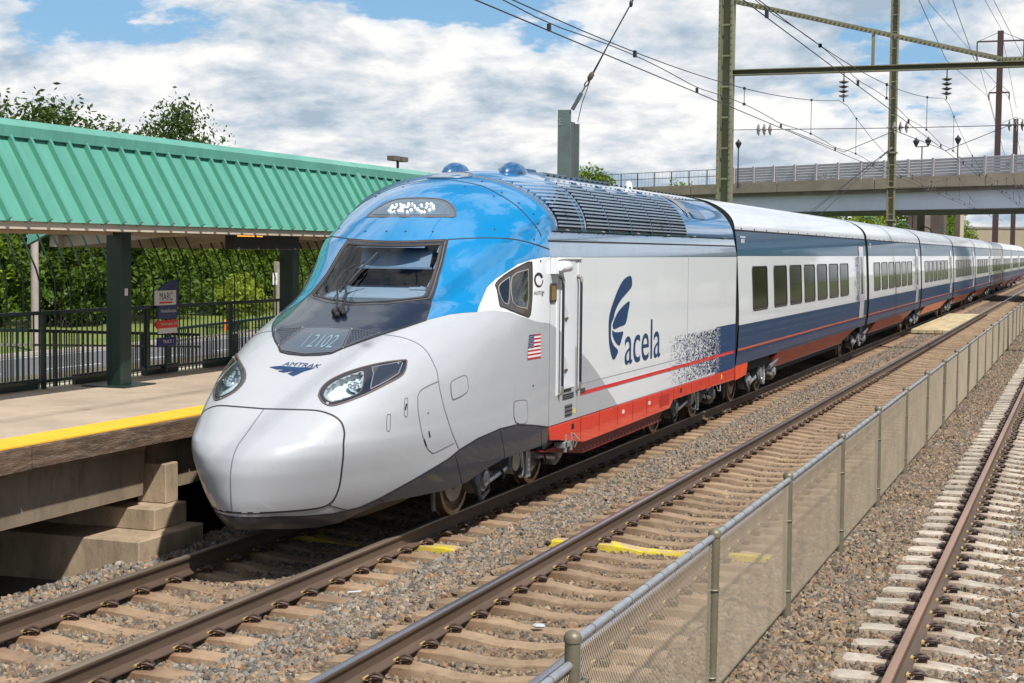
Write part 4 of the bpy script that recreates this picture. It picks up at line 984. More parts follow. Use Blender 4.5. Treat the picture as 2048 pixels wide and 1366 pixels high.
# red sill with its panels, underframe
for sd_ in (1, -1):
    sp_ = [(18.42, .93), (LE, .93), (LE-.05, .70), (26.4, .72), (24.75, .72), (24.5, .60), (19.9, .57), (18.95, .70), (18.5, .75)]
    s_m = MB(); s_m.prism([(y-LY, z) for y, z in sp_], sd_*1.42, sd_*1.495); sill = s_m.build('red_sill', red, loco, bev=.008)
    for Y in (19.75, 20.6, 21.5, 22.3, 23.1, 24.0, 24.75, 26.0, 27.3): MB().box(sd_*1.494, sd_*1.498, Y-LY-.005, Y-LY+.005, .64 if Y < 24.6 else .73, .92).build('sill_joint', mat('red_joint', (.10, .015, .01), .6), sill)
    MB().box(sd_*1.494, sd_*1.499, 23.85-LY, 24.45-LY, .68, .86).build('sill_plate', mat('dark_red', (.36, .02, .015), .5), sill)
    for Y in (21.75, 23.2): MB().box(sd_*1.496, sd_*1.502, Y-LY, Y+.08-LY, .78, .83).build('sill_label', decalw, sill)
    MB().box(sd_*1.496, sd_*1.502, 28.3-LY, 28.36-LY, .80, .88).build('sill_label', mat('yellow_plate', (.7,)*3), sill)
    for Y in (19.35, 25.2): MB().box(sd_*1.49, sd_*1.5, Y-LY, Y+.1-LY, .80, .87).build('sill_socket', holeM, sill)
    gs = MB(); gs.prism([(18.45-LY, .60), (24.6-LY, .60), (24.2-LY, .40), (20.2-LY, .38)], sd_*1.18, sd_*1.38); gs.build('lower_valance', mat('valance_red', (.22, .018, .014), .5, var=.3, vscale=4, dirt=.5), loco)
    rv = MB()
    for q in range(24): rv.cbox((sd_*1.385, 20.2+.18*q-LY, .43), (.012, .03, .02))
    stuff(rv.build('rivets', steell, loco))
    br = MB(); br.box(sd_*1.35, sd_*1.5, 19.05-LY, 19.45-LY, .58, .66); br.box(sd_*1.46, sd_*1.5, 19.1-LY, 19.16-LY, .52, .76); br.box(sd_*1.46, sd_*1.5, 19.34-LY, 19.40-LY, .52, .76); br.build('jacking_bracket', steell, loco, bev=.008)
    MB().tube([(sd_*1.5, 19.42-LY, .74), (sd_*1.55, 19.47-LY, .66), (sd_*1.5, 19.47-LY, .55)], .012, 6).build('handhold', steell, loco, smooth=True)
    MB().tube([(sd_*1.46, 28.05-LY, .71), (sd_*1.48, 28.1-LY, .60), (sd_*1.48, 28.3-LY, .58), (sd_*1.46, 28.38-LY, .71)], .012, 6).build('handhold', steell, loco, smooth=True)
un = MB(); un.box(-.8, .8, 15.2-LY, 16.2-LY, .6, .93); un.box(-1.0, 1.0, 16.2-LY, LE-LY, .75, .93); un.box(-1.0, 1.0, 20.2-LY, 24.6-LY, .35, .8); un.box(-.55, .55, 14.2-LY, 15.8-LY, .45, .8); un.build('underframe', under, loco)
# grille under the nose
for sd_ in (1, -1):
    gm = MB(); up_ = [(30, .33), (35, .40), (40.5, .486), (46, .486), (51.5, .484)]; lo_ = [(30, .26), (35, .28), (40.5, .31), (46, .36), (51.5, .45)]
    A, B_ = np.array(up_), np.array(lo_); a = sp(sd_*A[:, 0], A[:, 1], -.01); b = sp(sd_*B_[:, 0], B_[:, 1], -.10); n_ = len(a)
    gm.add([tuple(q) for q in a]+[tuple(q) for q in b], [(i, i+1, n_+i+1, n_+i) for i in range(n_-1)]); gm.build('nose_grille', mat('grille_brown', (.10, .085, .06), .6, .4, var=.5, vscale=60, bump=.6, bscale=120), loco)
chn = MB(); cpt = [(t_, .37) for t_ in np.linspace(-30, 30, 25)]
A = np.array([(t_, np.interp(abs(t_), [0, 22, 30], [.372, .32, .35])) for t_ in np.linspace(-31, 31, 27)]); a = sp(A[:, 0], A[:, 1], .004); b = a.copy(); b[:, 1] += .55; b[:, 2] -= .02; n_ = len(a)
chn.add([tuple(q) for q in a]+[tuple(q) for q in b], [(i, i+1, n_+i+1, n_+i) for i in range(n_-1)]).build('nose_floor', dgrey, loco, smooth=True)

def wheelset(name, Y, parent, base, r_=.46):
    for s_ in (-1, 1):
        wm = MB(); xw = s_*.752
        wm.lathe([(.13, -.06*s_), (.16, -.055*s_), (.36, -.02*s_), (r_-.06, -.035*s_), (r_-.055, -.06*s_), (r_+.028, -.065*s_), (r_+.03, -.04*s_), (r_+.003, -.032*s_), (r_-.002, .066*s_), (r_-.05, .068*s_), (r_-.055, .045*s_), (.36, .03*s_), (.16, .06*s_), (.13, .10*s_)], 'x', (xw, Y-base, r_), 36)
        wo_ = wm.build('wheel', wheelM, parent, smooth=True, angle=35)
        MB().lathe([(r_-.06, .047*s_), (r_-.058, .072*s_), (r_-.002, .070*s_), (r_-.002, .064*s_)], 'x', (xw, Y-base, r_), 36, False).build('rim', wheelr, wo_, smooth=True)
        MB().lathe([(.30, .045*s_), (.30, .062*s_), (.14, .062*s_), (.14, .05*s_)], 'x', (xw, Y-base, r_), 28, False).build('brake_disc', steell, wo_, smooth=True)
    MB().tube([(-.75, Y-base, r_), (.75, Y-base, r_)], .09, 12).build('axle', wheelM, parent, smooth=True)
def bogie(parent, Ya, Yb, base):
    wheelset('axle', Ya, parent, base); wheelset('axle', Yb, parent, base)
    ym = (Ya+Yb)/2
    for s_ in (-1, 1):
        x0, x1 = s_*.93, s_*1.10
        fm = MB(); fm.prism([(Ya-.5-base, .52), (Ya-.45-base, .68), (ym-.6-base, .68), (ym-.35-base, .55), (ym+.35-base, .55), (ym+.6-base, .68), (Yb+.45-base, .68), (Yb+.5-base, .52), (Yb+.1-base, .50), (ym+.5-base, .38), (ym-.5-base, .38), (Ya-.1-base, .50)], x0, x1)
        fr_ = fm.build('bogie_frame', steel, parent, bev=.02)
        for Y in (Ya, Yb):
            ab = MB(); ab.lathe([(.17, 0), (.19, .04*s_), (.19, .18*s_), (.15, .22*s_), (.12, .22*s_)], 'x', (s_*.98, Y-base, .46), 20); ab.build('axle_box', steel, fr_, smooth=True, angle=35)
            hb_ = MB(); hb_.lathe([(.10, 0), (.10, .03*s_), (.07, .045*s_)], 'x', (s_*1.2, Y-base, .46), 8); hb_.build('axle_cap', steell, fr_)
            sgn_ = 1 if Y < ym else -1
            spg = MB(); yy = Y+sgn_*.48
            spg.lathe([(.15, .50), (.16, .52), (.16, .74), (.15, .76)], 'z', (s_*1.05, yy-base, 0), 18); spg.build('primary_spring', under, fr_, smooth=True)
            MB().tube([(s_*1.18, Y+sgn_*.15-base, .40), (s_*1.19, Y+sgn_*.85-base, .50)], .035, 8).build('axle_link', steell, fr_, smooth=True)
        dm = MB(); dm.tube([(s_*1.26, ym+.35-base, .62), (s_*1.27, ym+.85-base, .70)], .075, 12); dm.build('yaw_damper', steel, fr_, smooth=True)
        MB().tube([(s_*1.27, ym+.8-base, .69), (s_*1.28, ym+1.25-base, .76)], .055, 12).build('damper_sleeve', steell, fr_, smooth=True)
        pl_ = MB(); pl_.box(s_*1.19, s_*1.24, ym+.0-base, ym+.16-base, .28, .72); po = pl_.build('label_plate', steell, fr_, bev=.005)
        for q in range(3): MB().box(s_*1.238, s_*1.246, ym+.04-base, ym+.11-base, .36+.06*q, .40+.06*q).build('label', decalw, po)
        bc = MB(); bc.lathe([(.15, 0), (.17, .02*s_), (.17, .28*s_), (.14, .30*s_)], 'x', (s_*.95, ym-.45-base, .56), 18); bc.build('brake_cylinder', steel, fr_, smooth=True, angle=35)
        MB().lathe([(.13, .0), (.13, .012*s_)], 'x', (s_*1.255, ym-.45-base, .56), 18).build('cylinder_cap', steell, fr_)
        bx_ = MB(); bx_.box(s_*1.0, s_*1.17, ym+.2-base, ym+.75-base, .36, .62); bx_.build('sand_box', mat('box_dark', (.025, .035, .05), .3, coat=.4), fr_, bev=.03)
        hs = MB()
        for q in range(5):
            a_ = rnd.uniform(-1.1, 1.1); hs.tube([(s_*(1.12+.03*q), ym+a_-base, .66), (s_*(1.20+.02*q), ym+a_+.1-base, .42), (s_*(1.16), ym+a_+.26-base, .36), (s_*1.12, ym+a_+.4-base, .52)], .014, 6)
        hs.build('brake_hoses', blackpl, fr_, smooth=True)
        MB().tube([(s_*1.2, ym-.12-base, .65), (s_*1.22, ym-.10-base, .42), (s_*1.24, ym-.22-base, .33)], .03, 8).build('caliper_rod', mat('hydraulic_steel', (.5, .5, .5), .25, .9), fr_, smooth=True)
        MB().tube([(s_*.80, Ya-.60-base, .62), (s_*.78, Ya-.56-base, .3), (s_*.76, Ya-.50-base, .12)], .03, 8).build('sand_pipe', steel, fr_, smooth=True)
        MB().tube([(s_*1.15, Ya-.35-base, .56), (s_*1.2, Ya-.1-base, .22), (s_*1.15, Ya+.25-base, .28), (s_*1.12, Ya+.3-base, .6)], .028, 8).build('corrugated_hose', blackpl, fr_, smooth=True)
    MB().box(-.95, .95, ym-.25-base, ym+.25-base, .42, .64).build('bogie_bolster', steel, parent)
bogie(loco, 16.95, 19.68, LY)
bogie(loco, 26.05, 28.9, LY)
# ================================================================== COACHES
cW = pchip([.40, .95, 1.3, 1.75, 2.9, 3.08, 3.58, 3.62], [1.36, 1.445, 1.485, 1.50, 1.455, 1.445, 1.385, 1.375])
def coachW(z):
    if z <= 3.62: return float(cW(z))
    u = min(1, (z-3.62)/(4.26-3.62)); return 1.375*(1-u**2)**(1/2.2)
orange = mat('orange_stripe_paint', (.55, .085, .02), .35, coat=.7)
rfM = mat('coach_roof_metal', (.80, .83, .87), .26, .35, coat=.3, var=.10, vscale=1.2, bump=.02, bscale=2.5, stretch=(1, .3, 1))
bandM = mat('coach_blue_band', (.013, .075, .150), .35, .0, coat=.4, spec=.3, bump=.004, bscale=2)
navyC = mat('coach_navy_paint', (.009, .042, .110), .4, .0, coat=.22, spec=.25, bump=.006, bscale=6)
wglass = mat('coach_window_glass', (.020, .019, .013), .10, 0, spec=.25)
gaiter = mat('gaiter_black', (.012, .012, .014), .8)
redsk = mat('coach_red_skirt', (.66, .075, .026), .45, coat=.12, spec=.25, var=.2, vscale=2, dirt=.2, dirtcol=(.10, .025, .02))
def csheet(name, Ys, Zs, off, M, parent, sd=1):
    mb = MB(); k = len(Zs)
    for Y in Ys:
        for z in Zs: mb.v.append((sd*(coachW(z)+off), Y, z))
    for i in range(len(Ys)-1):
        for j in range(k-1): mb.f.append((i*k+j, (i+1)*k+j, (i+1)*k+j+1, i*k+j+1)); mb.m.append(0)
    return mb.build(name, M, parent, smooth=True, angle=60, fixn=False)
def coach(L, wins, doorY, lab, Y0, lead, skirtr, detail=True):
    c = thing('passenger_coach', lab, 'train coach', (C1, Y0, 0), 0, 'coaches of the train')
    z_roof = list(np.linspace(3.60, 4.0, 8))+list(np.linspace(4.06, 4.259, 8))
    core = MB(); pr = [(coachW(z)-.02, z) for z in (.96, 1.75, 2.9, 3.5)]+[(coachW(z)-.02, z-.01) for z in np.linspace(3.7, 4.25, 8)]; pr += [(-a, b) for a, b in pr[::-1]]; k = len(pr)
    for Y in (.05, L-.05): core.v += [(a, Y, b) for a, b in pr]
    core.f = [(i, (i+1) % k, k+(i+1) % k, k+i) for i in range(k)]+[tuple(range(k)), tuple(range(k, 2*k))]; core.m = [0]*len(core.f)
    core.build('body_core', gaiter, c)
    for sd in (1, -1):
        csheet('lower_side', [.12, L-.12], list(np.linspace(.95, 1.735, 6)), .004, navyC, c, sd)
        csheet('white_band', [.12, L-.12], list(np.linspace(1.737, 3.08, 7)), .003, white, c, sd)
        csheet('blue_band', [.12, L-.12], list(np.linspace(3.082, 3.575, 5)), .004, bandM, c, sd)
        csheet('roof', [.12, L*.33, L*.66, L-.12], z_roof, .006, rfM, c, sd)
        csheet('orange_stripe', [.12, L-.12], [1.228, 1.275], .008, orange, c, sd)
        mb = MB(); mb.box(sd*1.375, sd*1.40, .12, L-.12, 3.575, 3.60); mb.build('roof_seam', seamM, c)
        for i in range(int(L/1.3)): MB().box(sd*1.36, sd*1.392, .7+1.3*i, .74+1.3*i, 3.60, 3.64).build('roof_clip', seamM, c)
        for y0, y1 in wins:
            wm = MB(); n = 4; zs = (1.985, 2.05, 2.42, 2.80, 2.865)
            for z in zs:
                ins = .05 if z in (zs[0], zs[-1]) else 0
                wm.v += [(sd*(coachW(z)+.007), y0+ins, z), (sd*(coachW(z)+.007), y1-ins, z)]
            wm.f = [(2*i, 2*i+1, 2*i+3, 2*i+2) for i in range(4)]; wm.m = [0]*4
            wo = wm.build('window', wglass, c, fixn=False)
            fr_ = MB(); P = [(y0+.05, 1.985), (y1-.05, 1.985), (y1, 2.05), (y1, 2.80), (y1-.05, 2.865), (y0+.05, 2.865), (y0, 2.80), (y0, 2.05)]
            fr_.tube([(sd*(coachW(z)+.008), y, z) for y, z in P], .014, 5, closed=True); fr_.build('frame', rubber, wo)
        # plug door
        dz = [1.23, 1.735, 2.2, 2.9, 3.08, 3.36]; d = csheet('door', [doorY, doorY+1.0], dz, .014, mat('door_pale_grey', (.50, .52, .55), .35, coat=.7), c, sd)
        csheet('door_window', [doorY+.30, doorY+.72], [1.95, 2.5, 3.05], .020, wglass, d, sd)
        for Y in (doorY, doorY+1.0):
            db = MB(); pts = [Vector((sd*(coachW(z)+.010), Y, z)) for z in dz]
            for a, b in zip(pts[:-1], pts[1:]): db.bar(a, b, .018, .012, up=(sd, 0, 0))
            db.build('door_seam', seamM, d)
        sk = MB()
        for i in range(420 if detail else 160):
            y = doorY-.15-abs(rnd.gauss(0, .42)); z = rnd.uniform(1.75, 3.05); s = rnd.uniform(.02, .05)
            X = sd*(coachW(z)+.008); sk.add([(X, y-s, z-s*.4), (X, y+s*.7, z-s*.3), (X, y+s*.2, z+s*.6)], [(0, 1, 2)])
        stuff(sk.build('door_specks', navyd, c, fixn=False))
        em = MB()
        for q in range(3): em.add([(sd*(coachW(3.4-.02*k_)+.01), .55+q*.12+dy, 3.42-.14*k_) for dy, k_ in ((0, 0), (.09, 0), (.05+.0*q, 1.0), (.0, 1.2))], [(0, 1, 2, 3)])
        em.add([(sd*(coachW(3.45)+.01), .50+dy, z) for dy, z in ((0, 3.445), (.5, 3.445), (.5, 3.47), (0, 3.47))], [(0, 1, 2, 3)])
        em.build('coach_emblem', decalw, c, fixn=False)
        v_, f_ = textmesh('acela', 1); MB().add([(sd*(coachW(2.25+.1*q)+.01), doorY-1.15+.42*(u if sd > 0 else 1-u), 2.25+.12*q) for u, q in v_], f_).build('coach_lettering', mat('grey_lettering', (.3, .32, .38), .5), c, fixn=False)
        # tapered red skirt between the bogies
        a0, a1 = skirtr
        s_ = MB(); s_.add([(sd*1.455, a0, .985), (sd*1.455, a1, .985), (sd*1.16, a1-1.7, .54), (sd*1.16, a0-.15, .54), (sd*1.38, a0, .985), (sd*1.38, a1, .985), (sd*1.08, a1-1.7, .54), (sd*1.08, a0-.15, .54)], [(0, 1, 2, 3), (7, 6, 5, 4), (0, 4, 5, 1), (1, 5, 6, 2), (2, 6, 7, 3), (3, 7, 4, 0)])
        so_ = s_.build('red_skirt', redsk, c)
        rv = MB()
        for i in range(int((a1-a0)/.22)): rv.cbox((sd*1.17, a0+.1+.2*i, .56), (.02, .035, .03))
        stuff(rv.build('rivets', decalw, so_))
        ed = MB(); ed.box(sd*1.44, sd*1.462, a0, a1, .985, 1.0); ed.build('skirt_edge', seamM, so_)
        if lead:
            q = MB(); q.prism([(.15, .96), (1.35, .98), (1.2, .70), (.2, .66)], sd*1.36, sd*1.44); q.build('red_skirt', redsk, c)
        MB().tube([(sd*1.36, a0-2.0, 1.12), (sd*1.42, a0-1.2, 1.16)], .06, 10).build('damper', steell, c, smooth=True)
        MB().box(sd*.9, sd*1.30, a0-2.9, a0-.35, .72, 1.02).build('bogie_recess', gaiter, c)
    un_ = MB(); un_.box(-1.1, 1.1, a0-.2, a1-1.6, .42, .95); un_.box(-.95, .95, .2, L-.2, .78, .96); un_.build('underframe', under, c)
    return c
def full_tree(root):
    kids = {}
    for o in bpy.data.objects:
        if o.parent: kids.setdefault(o.parent.name, []).append(o)
    def rec(o): return (o, [rec(k) for k in kids.get(o.name, [])])
    return rec(root)
def clone(tree, parent=None):
    o, ks = tree; c = o.copy(); COL.objects.link(c); c.parent = parent
    for k in ks: clone(k, c)
    return c
Y1 = 29.64
def gang(parent):
    mb = MB(); pr = [(coachW(z)*.93, z) for z in (1.0, 1.75, 2.9, 3.5)]+[(coachW(z)*.93, z-.05) for z in np.linspace(3.7, 4.22, 8)]; pr += [(-a, b) for a, b in pr[::-1]]
    mb.prism(pr, -.40, .16, 'y'); return mb.build('gangway', gaiter, parent)
co1 = coach(19.0, [(31.1-Y1, 32.65-Y1)]+[(33.4+1.93*i-Y1, 34.92+1.93*i-Y1) for i in range(6)], 46.9-Y1, 'leading passenger coach with seven windows right behind the locomotive', Y1, True, (34.35-Y1, 47.0-Y1))
gang(co1)
bogie(co1, 32.31, 35.05, Y1)
Y2 = 48.95
co2 = coach(16.35, [(1.35+1.98*i, 2.87+1.98*i) for i in range(6)], 14.3, 'second passenger coach behind the locomotive, six windows', Y2, False, (2.6, 14.2), False)
bogie(co2, Y2-1.1, Y2+1.4, Y2)
gang(co2)
tree2 = full_tree(co2)
labs = ['third passenger coach behind the locomotive', 'fourth passenger coach behind the locomotive', 'fifth passenger coach behind the locomotive, beneath the road bridge', 'sixth passenger coach behind the locomotive', 'seventh passenger coach behind the locomotive', 'eighth passenger coach behind the locomotive', 'ninth and last visible passenger coach, at the right edge']
for i, lb in enumerate(labs):
    c_ = clone(tree2); c_.location.y = Y2+16.6*(i+1); c_['label'] = lb
# ================================================================== STATION PLATFORM
dgreen = mat('dark_green_steel', (.012, .032, .026), .42, .1, coat=.25, var=.2, vscale=3)
rgreen = mat('canopy_green_metal', (.11, .345, .265), .42, .1, coat=.2, var=.16, vscale=1.1, dirt=.35, dirtcol=(.07, .20, .15), stretch=(.6, 1.6, .35))
rgreen_shade = mat('canopy_seam_shade', (.085, .285, .215), .42, .1, coat=.2)  # rib green darkened below the panel green: the ribs' shadow lines painted in
soffM = mat('soffit_beige', (.52, .44, .35), .8, var=.1, vscale=2)
concM = mat('deck_concrete', (.40, .32, .24), .9, var=.22, vscale=.8, bump=.15, bscale=50, dirt=.45, dirtcol=(.25, .20, .15))
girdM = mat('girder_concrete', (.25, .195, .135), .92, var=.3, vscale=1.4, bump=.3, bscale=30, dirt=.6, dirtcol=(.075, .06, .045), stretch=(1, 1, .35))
pierM = mat('pier_concrete', (.36, .275, .185), .92, var=.3, vscale=2.0, bump=.35, bscale=28, dirt=.6, dirtcol=(.12, .095, .065), stretch=(1, 1, .4))
timbM = mat('weathered_timber', (.12, .075, .045), .9, var=.65, vscale=4.0, bump=.8, bscale=26, dirt=.65, dirtcol=(.30, .24, .19), stretch=(3, .45, 3))
yelP = mat('yellow_tactile', (.78, .42, .02), .8, var=.1, vscale=3, bump=.3, bscale=80)
pf = thing('station_platform', 'raised concrete station platform with a yellow edge strip and timber rubbing boards', 'platform', (-11.3, 14, -.3))
B = (11.3, -14, .3)
def P4(mb): mb.v = [(v[0]+B[0], v[1]+B[1], v[2]+B[2]) for v in mb.v]; return mb
Yp = [6.7+3.05*i for i in range(40)]
for y in Yp:
    P4(MB().box(-13.25, -10.06, y+.012, y+3.038, 1.04, 1.22)).build('deck_slab', concM, pf, bev=.008)
    P4(MB().box(-10.05, -9.56, y+.004, y+3.046, 1.04, 1.226)).build('tactile_strip', yelP, pf)
    P4(MB().box(-9.55, -9.48, y+.008-.45, y+3.042-.45, .985+rnd.uniform(-.006, .006), 1.215)).build('timber_board', timbM, pf, bev=.008)
for y0, y1 in ((6.2, 14.66), (14.86, 23.5), (23.7, 36), (36.2, 60)):
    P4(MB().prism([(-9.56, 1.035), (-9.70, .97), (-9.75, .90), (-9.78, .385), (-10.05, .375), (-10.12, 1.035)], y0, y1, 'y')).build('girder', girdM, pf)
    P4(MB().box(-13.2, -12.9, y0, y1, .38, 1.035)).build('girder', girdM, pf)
for i in range(5):
    dy = 9.05*i
    P4(MB().box(-13.3, -9.3, 13.87+dy-(1.2 if i == 0 else 0)*0, 15.15+dy, -.5, .03)).build('pier_footing', pierM, pf, bev=.012)
    P4(MB().box(-11.45, -9.5, 14.47+dy, 15.12+dy, .03, .27)).build('pier_block', pierM, pf, bev=.012)
    P4(MB().box(-9.98, -9.6, 14.845+dy, 15.10+dy, .27, .72)).build('pier_post', pierM, pf, bev=.012)
    P4(MB().box(-12.6, -12.0, 14.5+dy, 15.1+dy, .03, 1.035)).build('pier_post', pierM, pf)
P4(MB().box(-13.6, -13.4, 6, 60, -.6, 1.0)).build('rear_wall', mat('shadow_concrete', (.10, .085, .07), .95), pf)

# canopy
cn = thing('platform_canopy', 'long green standing-seam metal canopy over the platform, beige underside', 'canopy', (-12.5, 18, 1.22))
def P5(mb, r=(-12.5, 18, 1.22)): mb.v = [(v[0]-r[0], v[1]-r[1], v[2]-r[2]) for v in mb.v]; return mb
EX, EZ, TX, TZ = -11.3, 3.425, -11.9, 4.45
y_s, sp_c = 9.9, .368
n_s = 128
for i in range(n_s):
    y = y_s+i*sp_c
    m_ = MB(); m_.add([(EX, y+.012, EZ), (EX, y+sp_c-.012, EZ), (TX, y+sp_c-.012, TZ), (TX, y+.012, TZ), (EX-.03, y+.012, EZ), (EX-.03, y+sp_c-.012, EZ), (TX-.03, y+sp_c-.012, TZ), (TX-.03, y+.012, TZ)], [(0, 1, 2, 3), (7, 6, 5, 4), (0, 4, 5, 1), (1, 5, 6, 2), (2, 6, 7, 3), (3, 7, 4, 0)])
    P5(m_).build('roof_panel', rgreen, cn)
    wide = i in (39, 78); s_ = MB(); s_.bar((EX+.004, y, EZ+.006), (TX+.004, y, TZ+.0), (.045 if not wide else .16), (.12 if not wide else .13), up=(1, 0, .58)); P5(s_).build('standing_seam', rgreen_shade, cn)
ye = y_s+n_s*sp_c
for a, b in ((9.9, 24.25), (24.27, 38.6), (38.62, ye)):
    P5(MB().prism([(TX+.075, TZ-.03), (TX+.085, TZ+.10), (TX-.05, TZ+.19), (TX-.30, TZ+.15), (TX-.30, TZ-.05), (TX-.05, TZ-.05)], a, b, 'y')).build('ridge_cap', rgreen, cn)
P5(MB().prism([(TX-.28, TZ+.10), (-14.6, 3.42), (-14.62, 3.36), (TX-.30, TZ+.03)], 19.1, ye, 'y')).build('rear_roof_slope', rgreen, cn)
P5(MB().prism([(TX-.28, TZ+.10), (-14.62, 3.44), (-14.66, 3.16), (TX-.32, TZ-.20)], 19.0, 19.1, 'y')).build('gable_fascia', rgreen, cn)
P5(MB().box(EX-.10, EX-.04, 9.9, ye, EZ-.09, EZ-.004)).build('eave_trim', soffM, cn)
P5(MB().add([(EX-.03, 9.9, EZ+.0), (EX-.03, ye, EZ+.0), (-12.9, ye, EZ+.16), (-12.9, 9.9, EZ+.16)], [(0, 1, 2, 3)])).build('soffit', soffM, cn)
P5(MB().add([(-12.9, 19.1, EZ+.16), (-12.9, ye, EZ+.16), (-14.6, ye, 3.33), (-14.6, 19.1, 3.33)], [(0, 1, 2, 3)])).build('soffit', soffM, cn)
P5(MB().box(-14.35, -14.2, 19.12, ye, 3.13, 3.34)).build('rear_beam', soffM, cn, bev=.01)
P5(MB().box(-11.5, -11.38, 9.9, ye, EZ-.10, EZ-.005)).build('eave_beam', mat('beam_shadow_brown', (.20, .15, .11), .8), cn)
P5(MB().box(-12.75, -12.55, 9.9, ye, 3.30, 3.56)).build('main_beam', soffM, cn)
for i in range(12):
    y = 19.3+2.45*i
    P5(MB().bar((-14.3, y, 3.20), (-11.5, y, 3.47), .09, .16)).build('rafter', soffM, cn)
for i in range(9):
    y = 18.25+4.9*i
    if i == 0: pass
    P5(MB().box(-12.67, -12.42, y-.13, y+.13, 1.225, 3.45)).build('column', dgreen, cn, bev=.02)
    P5(MB().box(-12.9, -12.2, y-.38, y+.38, 1.222, 1.24)).build('base_plate', dgreen, cn)
P5(MB().box(-12.419, -12.414, 18.20, 18.27, 2.47, 2.57)).build('notice_sticker', mat('sticker_white', (.72, .76, .8), .6), cn)

# hanging departure board
ld = thing('departure_board', 'black hanging departure board with an amber lit row under the canopy eave', 'display', (-11.9, 21.1, 3.1))
MB().box(-.10, .06, -.95, 1.05, .02, .32).build('case', mat('board_black', (.02, .017, .015), .5), ld, bev=.01)
for q, (y0_, y1_) in enumerate(((-.86, -.72), (-.70, -.62), (-.60, -.48), (-.45, -.36), (-.28, -.21), (-.19, -.11))):
    MB().box(.058, .066, y0_, y1_, .215, .235).build('amber_segment', mat('amber_led', (.8, .3, .02), .5, emis=((1, .38, .04), 1.6)), ld)
for y in (-.8, .9): MB().tube([(0, y, .3), (0, y, .45)], .02, 6).build('hanger', dgreen, ld)
for y in (-.85, -.28, .3, .9): MB().box(.058, .075, y, y+.05, .02, .05).build('latch', steell, ld)

# railings
def railing(name, lab, X, y0, y1, zt0, zt1, zb0, zb1, step, M, upper=0, mid=False):
    r = thing(name, lab, 'railing', (X, y0, zb0)); L = y1-y0
    zt = lambda y: zt0+(zt1-zt0)*y/L-zb0; zb = lambda y: zb0+(zb1-zb0)*y/L-zb0
    MB().bar((0, 0, zt(0)), (0, L, zt(L)), .07, .05).build('top_rail', M, r, bev=.006)
    MB().bar((0, 0, zb(0)+.10), (0, L, zb(L)+.10), .04, .04).build('bottom_rail', M, r)
    if mid: MB().bar((.03, 0, zt(0)-.22), (.03, L, zt(L)-.22), .035, .035).build('hand_rail', mat('handrail_pale', (.45, .42, .38), .4, .6), r)
    n = int(L/step); pk = MB().box(-.008, .008, -.008, .008, 0, 1).mesh('picket', M)
    for i in range(min(n, 280)):
        y = (i+.5)*L/n; o_ = ob('picket', pk, r, (0, y, zb(y)+.10)); o_.scale.z = zt(y)-zb(y)-.12
    for i in range(int(L/2.44)+1):
        y = min(i*2.44, L); MB().box(-.028, .028, y-.028, y+.028, zb(y), zt(y)).build('post', M, r)
    if upper:
        for i in range(int(L/.34)):
            y = i*.34+.1; MB().tube([(-.04, y, zt(y)), (-.04, y, zt(y)+.42), (-.10, y, zt(y)+.60), (-.30, y, zt(y)+1.0), (-.46, y, zt(y)+1.3)], .013, 5).build('curved_picket', M, r, smooth=True)
    return r
railing('platform_railing', 'dark green picket railing along the back of the platform with curved upper pickets', -13.15, 12.5, 46, 2.245, 2.245, 1.22, 1.22, .118, dgreen, upper=1)
railing('ramp_railing', 'dark green railing sloping down beside the ramp behind the platform', -15.2, 15.5, 24.6, 2.10, 1.55, .95, .45, .125, dgreen, mid=True)
railing('ramp_railing', 'dark green railing rising again at the far end of the ramp', -15.9, 24.7, 40, 1.62, 1.95, .5, .8, .125, dgreen, mid=True)
for i in range(9): P4(MB().box(-13.22, -13.17, 13+1.7*i, 13.9+1.7*i, 1.222, 1.36)).build('kick_plate', dgreen, pf)

# station name sign
sg = thing('station_sign', 'blue station name sign with white panel and red arrow strip at the railing', 'sign', (-13.05, 20.22, 1.84))
sb_ = mat('sign_blue', (.035, .05, .16), .5); sr_ = mat('sign_red', (.62, .05, .03), .5); sw2 = mat('sign_white', (.72, .70, .66), .5)
MB().prism([(-.22, .22), (.30, .22), (.30, .80), (.18, .795), (-.05, .75), (-.17, .69), (-.22, .63)], -.03, 0, 'x').build('panel', sb_, sg)
MB().box(-.02, .006, -.30, .25, .43, .65).build('logo_panel', sw2, sg)
def sgt(t, y0, y1, z0, z1, M, x=.009): v_, f_ = textmesh(t, 1); MB().add([(x, y0+(y1-y0)*u, z0+(z1-z0)*q) for u, q in v_], f_).build('lettering', M, sg, fixn=False)
sgt('MARC', -.20, .15, .50, .62, sb_); MB().box(.004, .009, -.21, .14, .455, .482).build('logo_bar', sr_, sg)
sgt('Halethorpe', -.17, .25, .30, .37, sw2)
MB().prism([(-.32, .14), (-.25, .20), (.31, .20), (.31, .08), (-.25, .08)], -.02, .006, 'x').build('arrow_strip', sr_, sg)
sgt('Washington DC', -.18, .29, .115, .165, sw2)
MB().box(-.02, .004, -.22, .28, .0, .08).build('white_strip', sw2, sg)
MB().box(-.02, .004, -.25, .27, -.19, -.06).build('track_panel', mat('track_panel_blue', (.01, .02, .14), .5), sg)
sgt('TRACK 1', -.12, .17, -.15, -.10, sw2)
MB().tube([(-.05, .05, -.6), (-.05, .05, .7)], .025, 8).build('post', dgreen, sg)
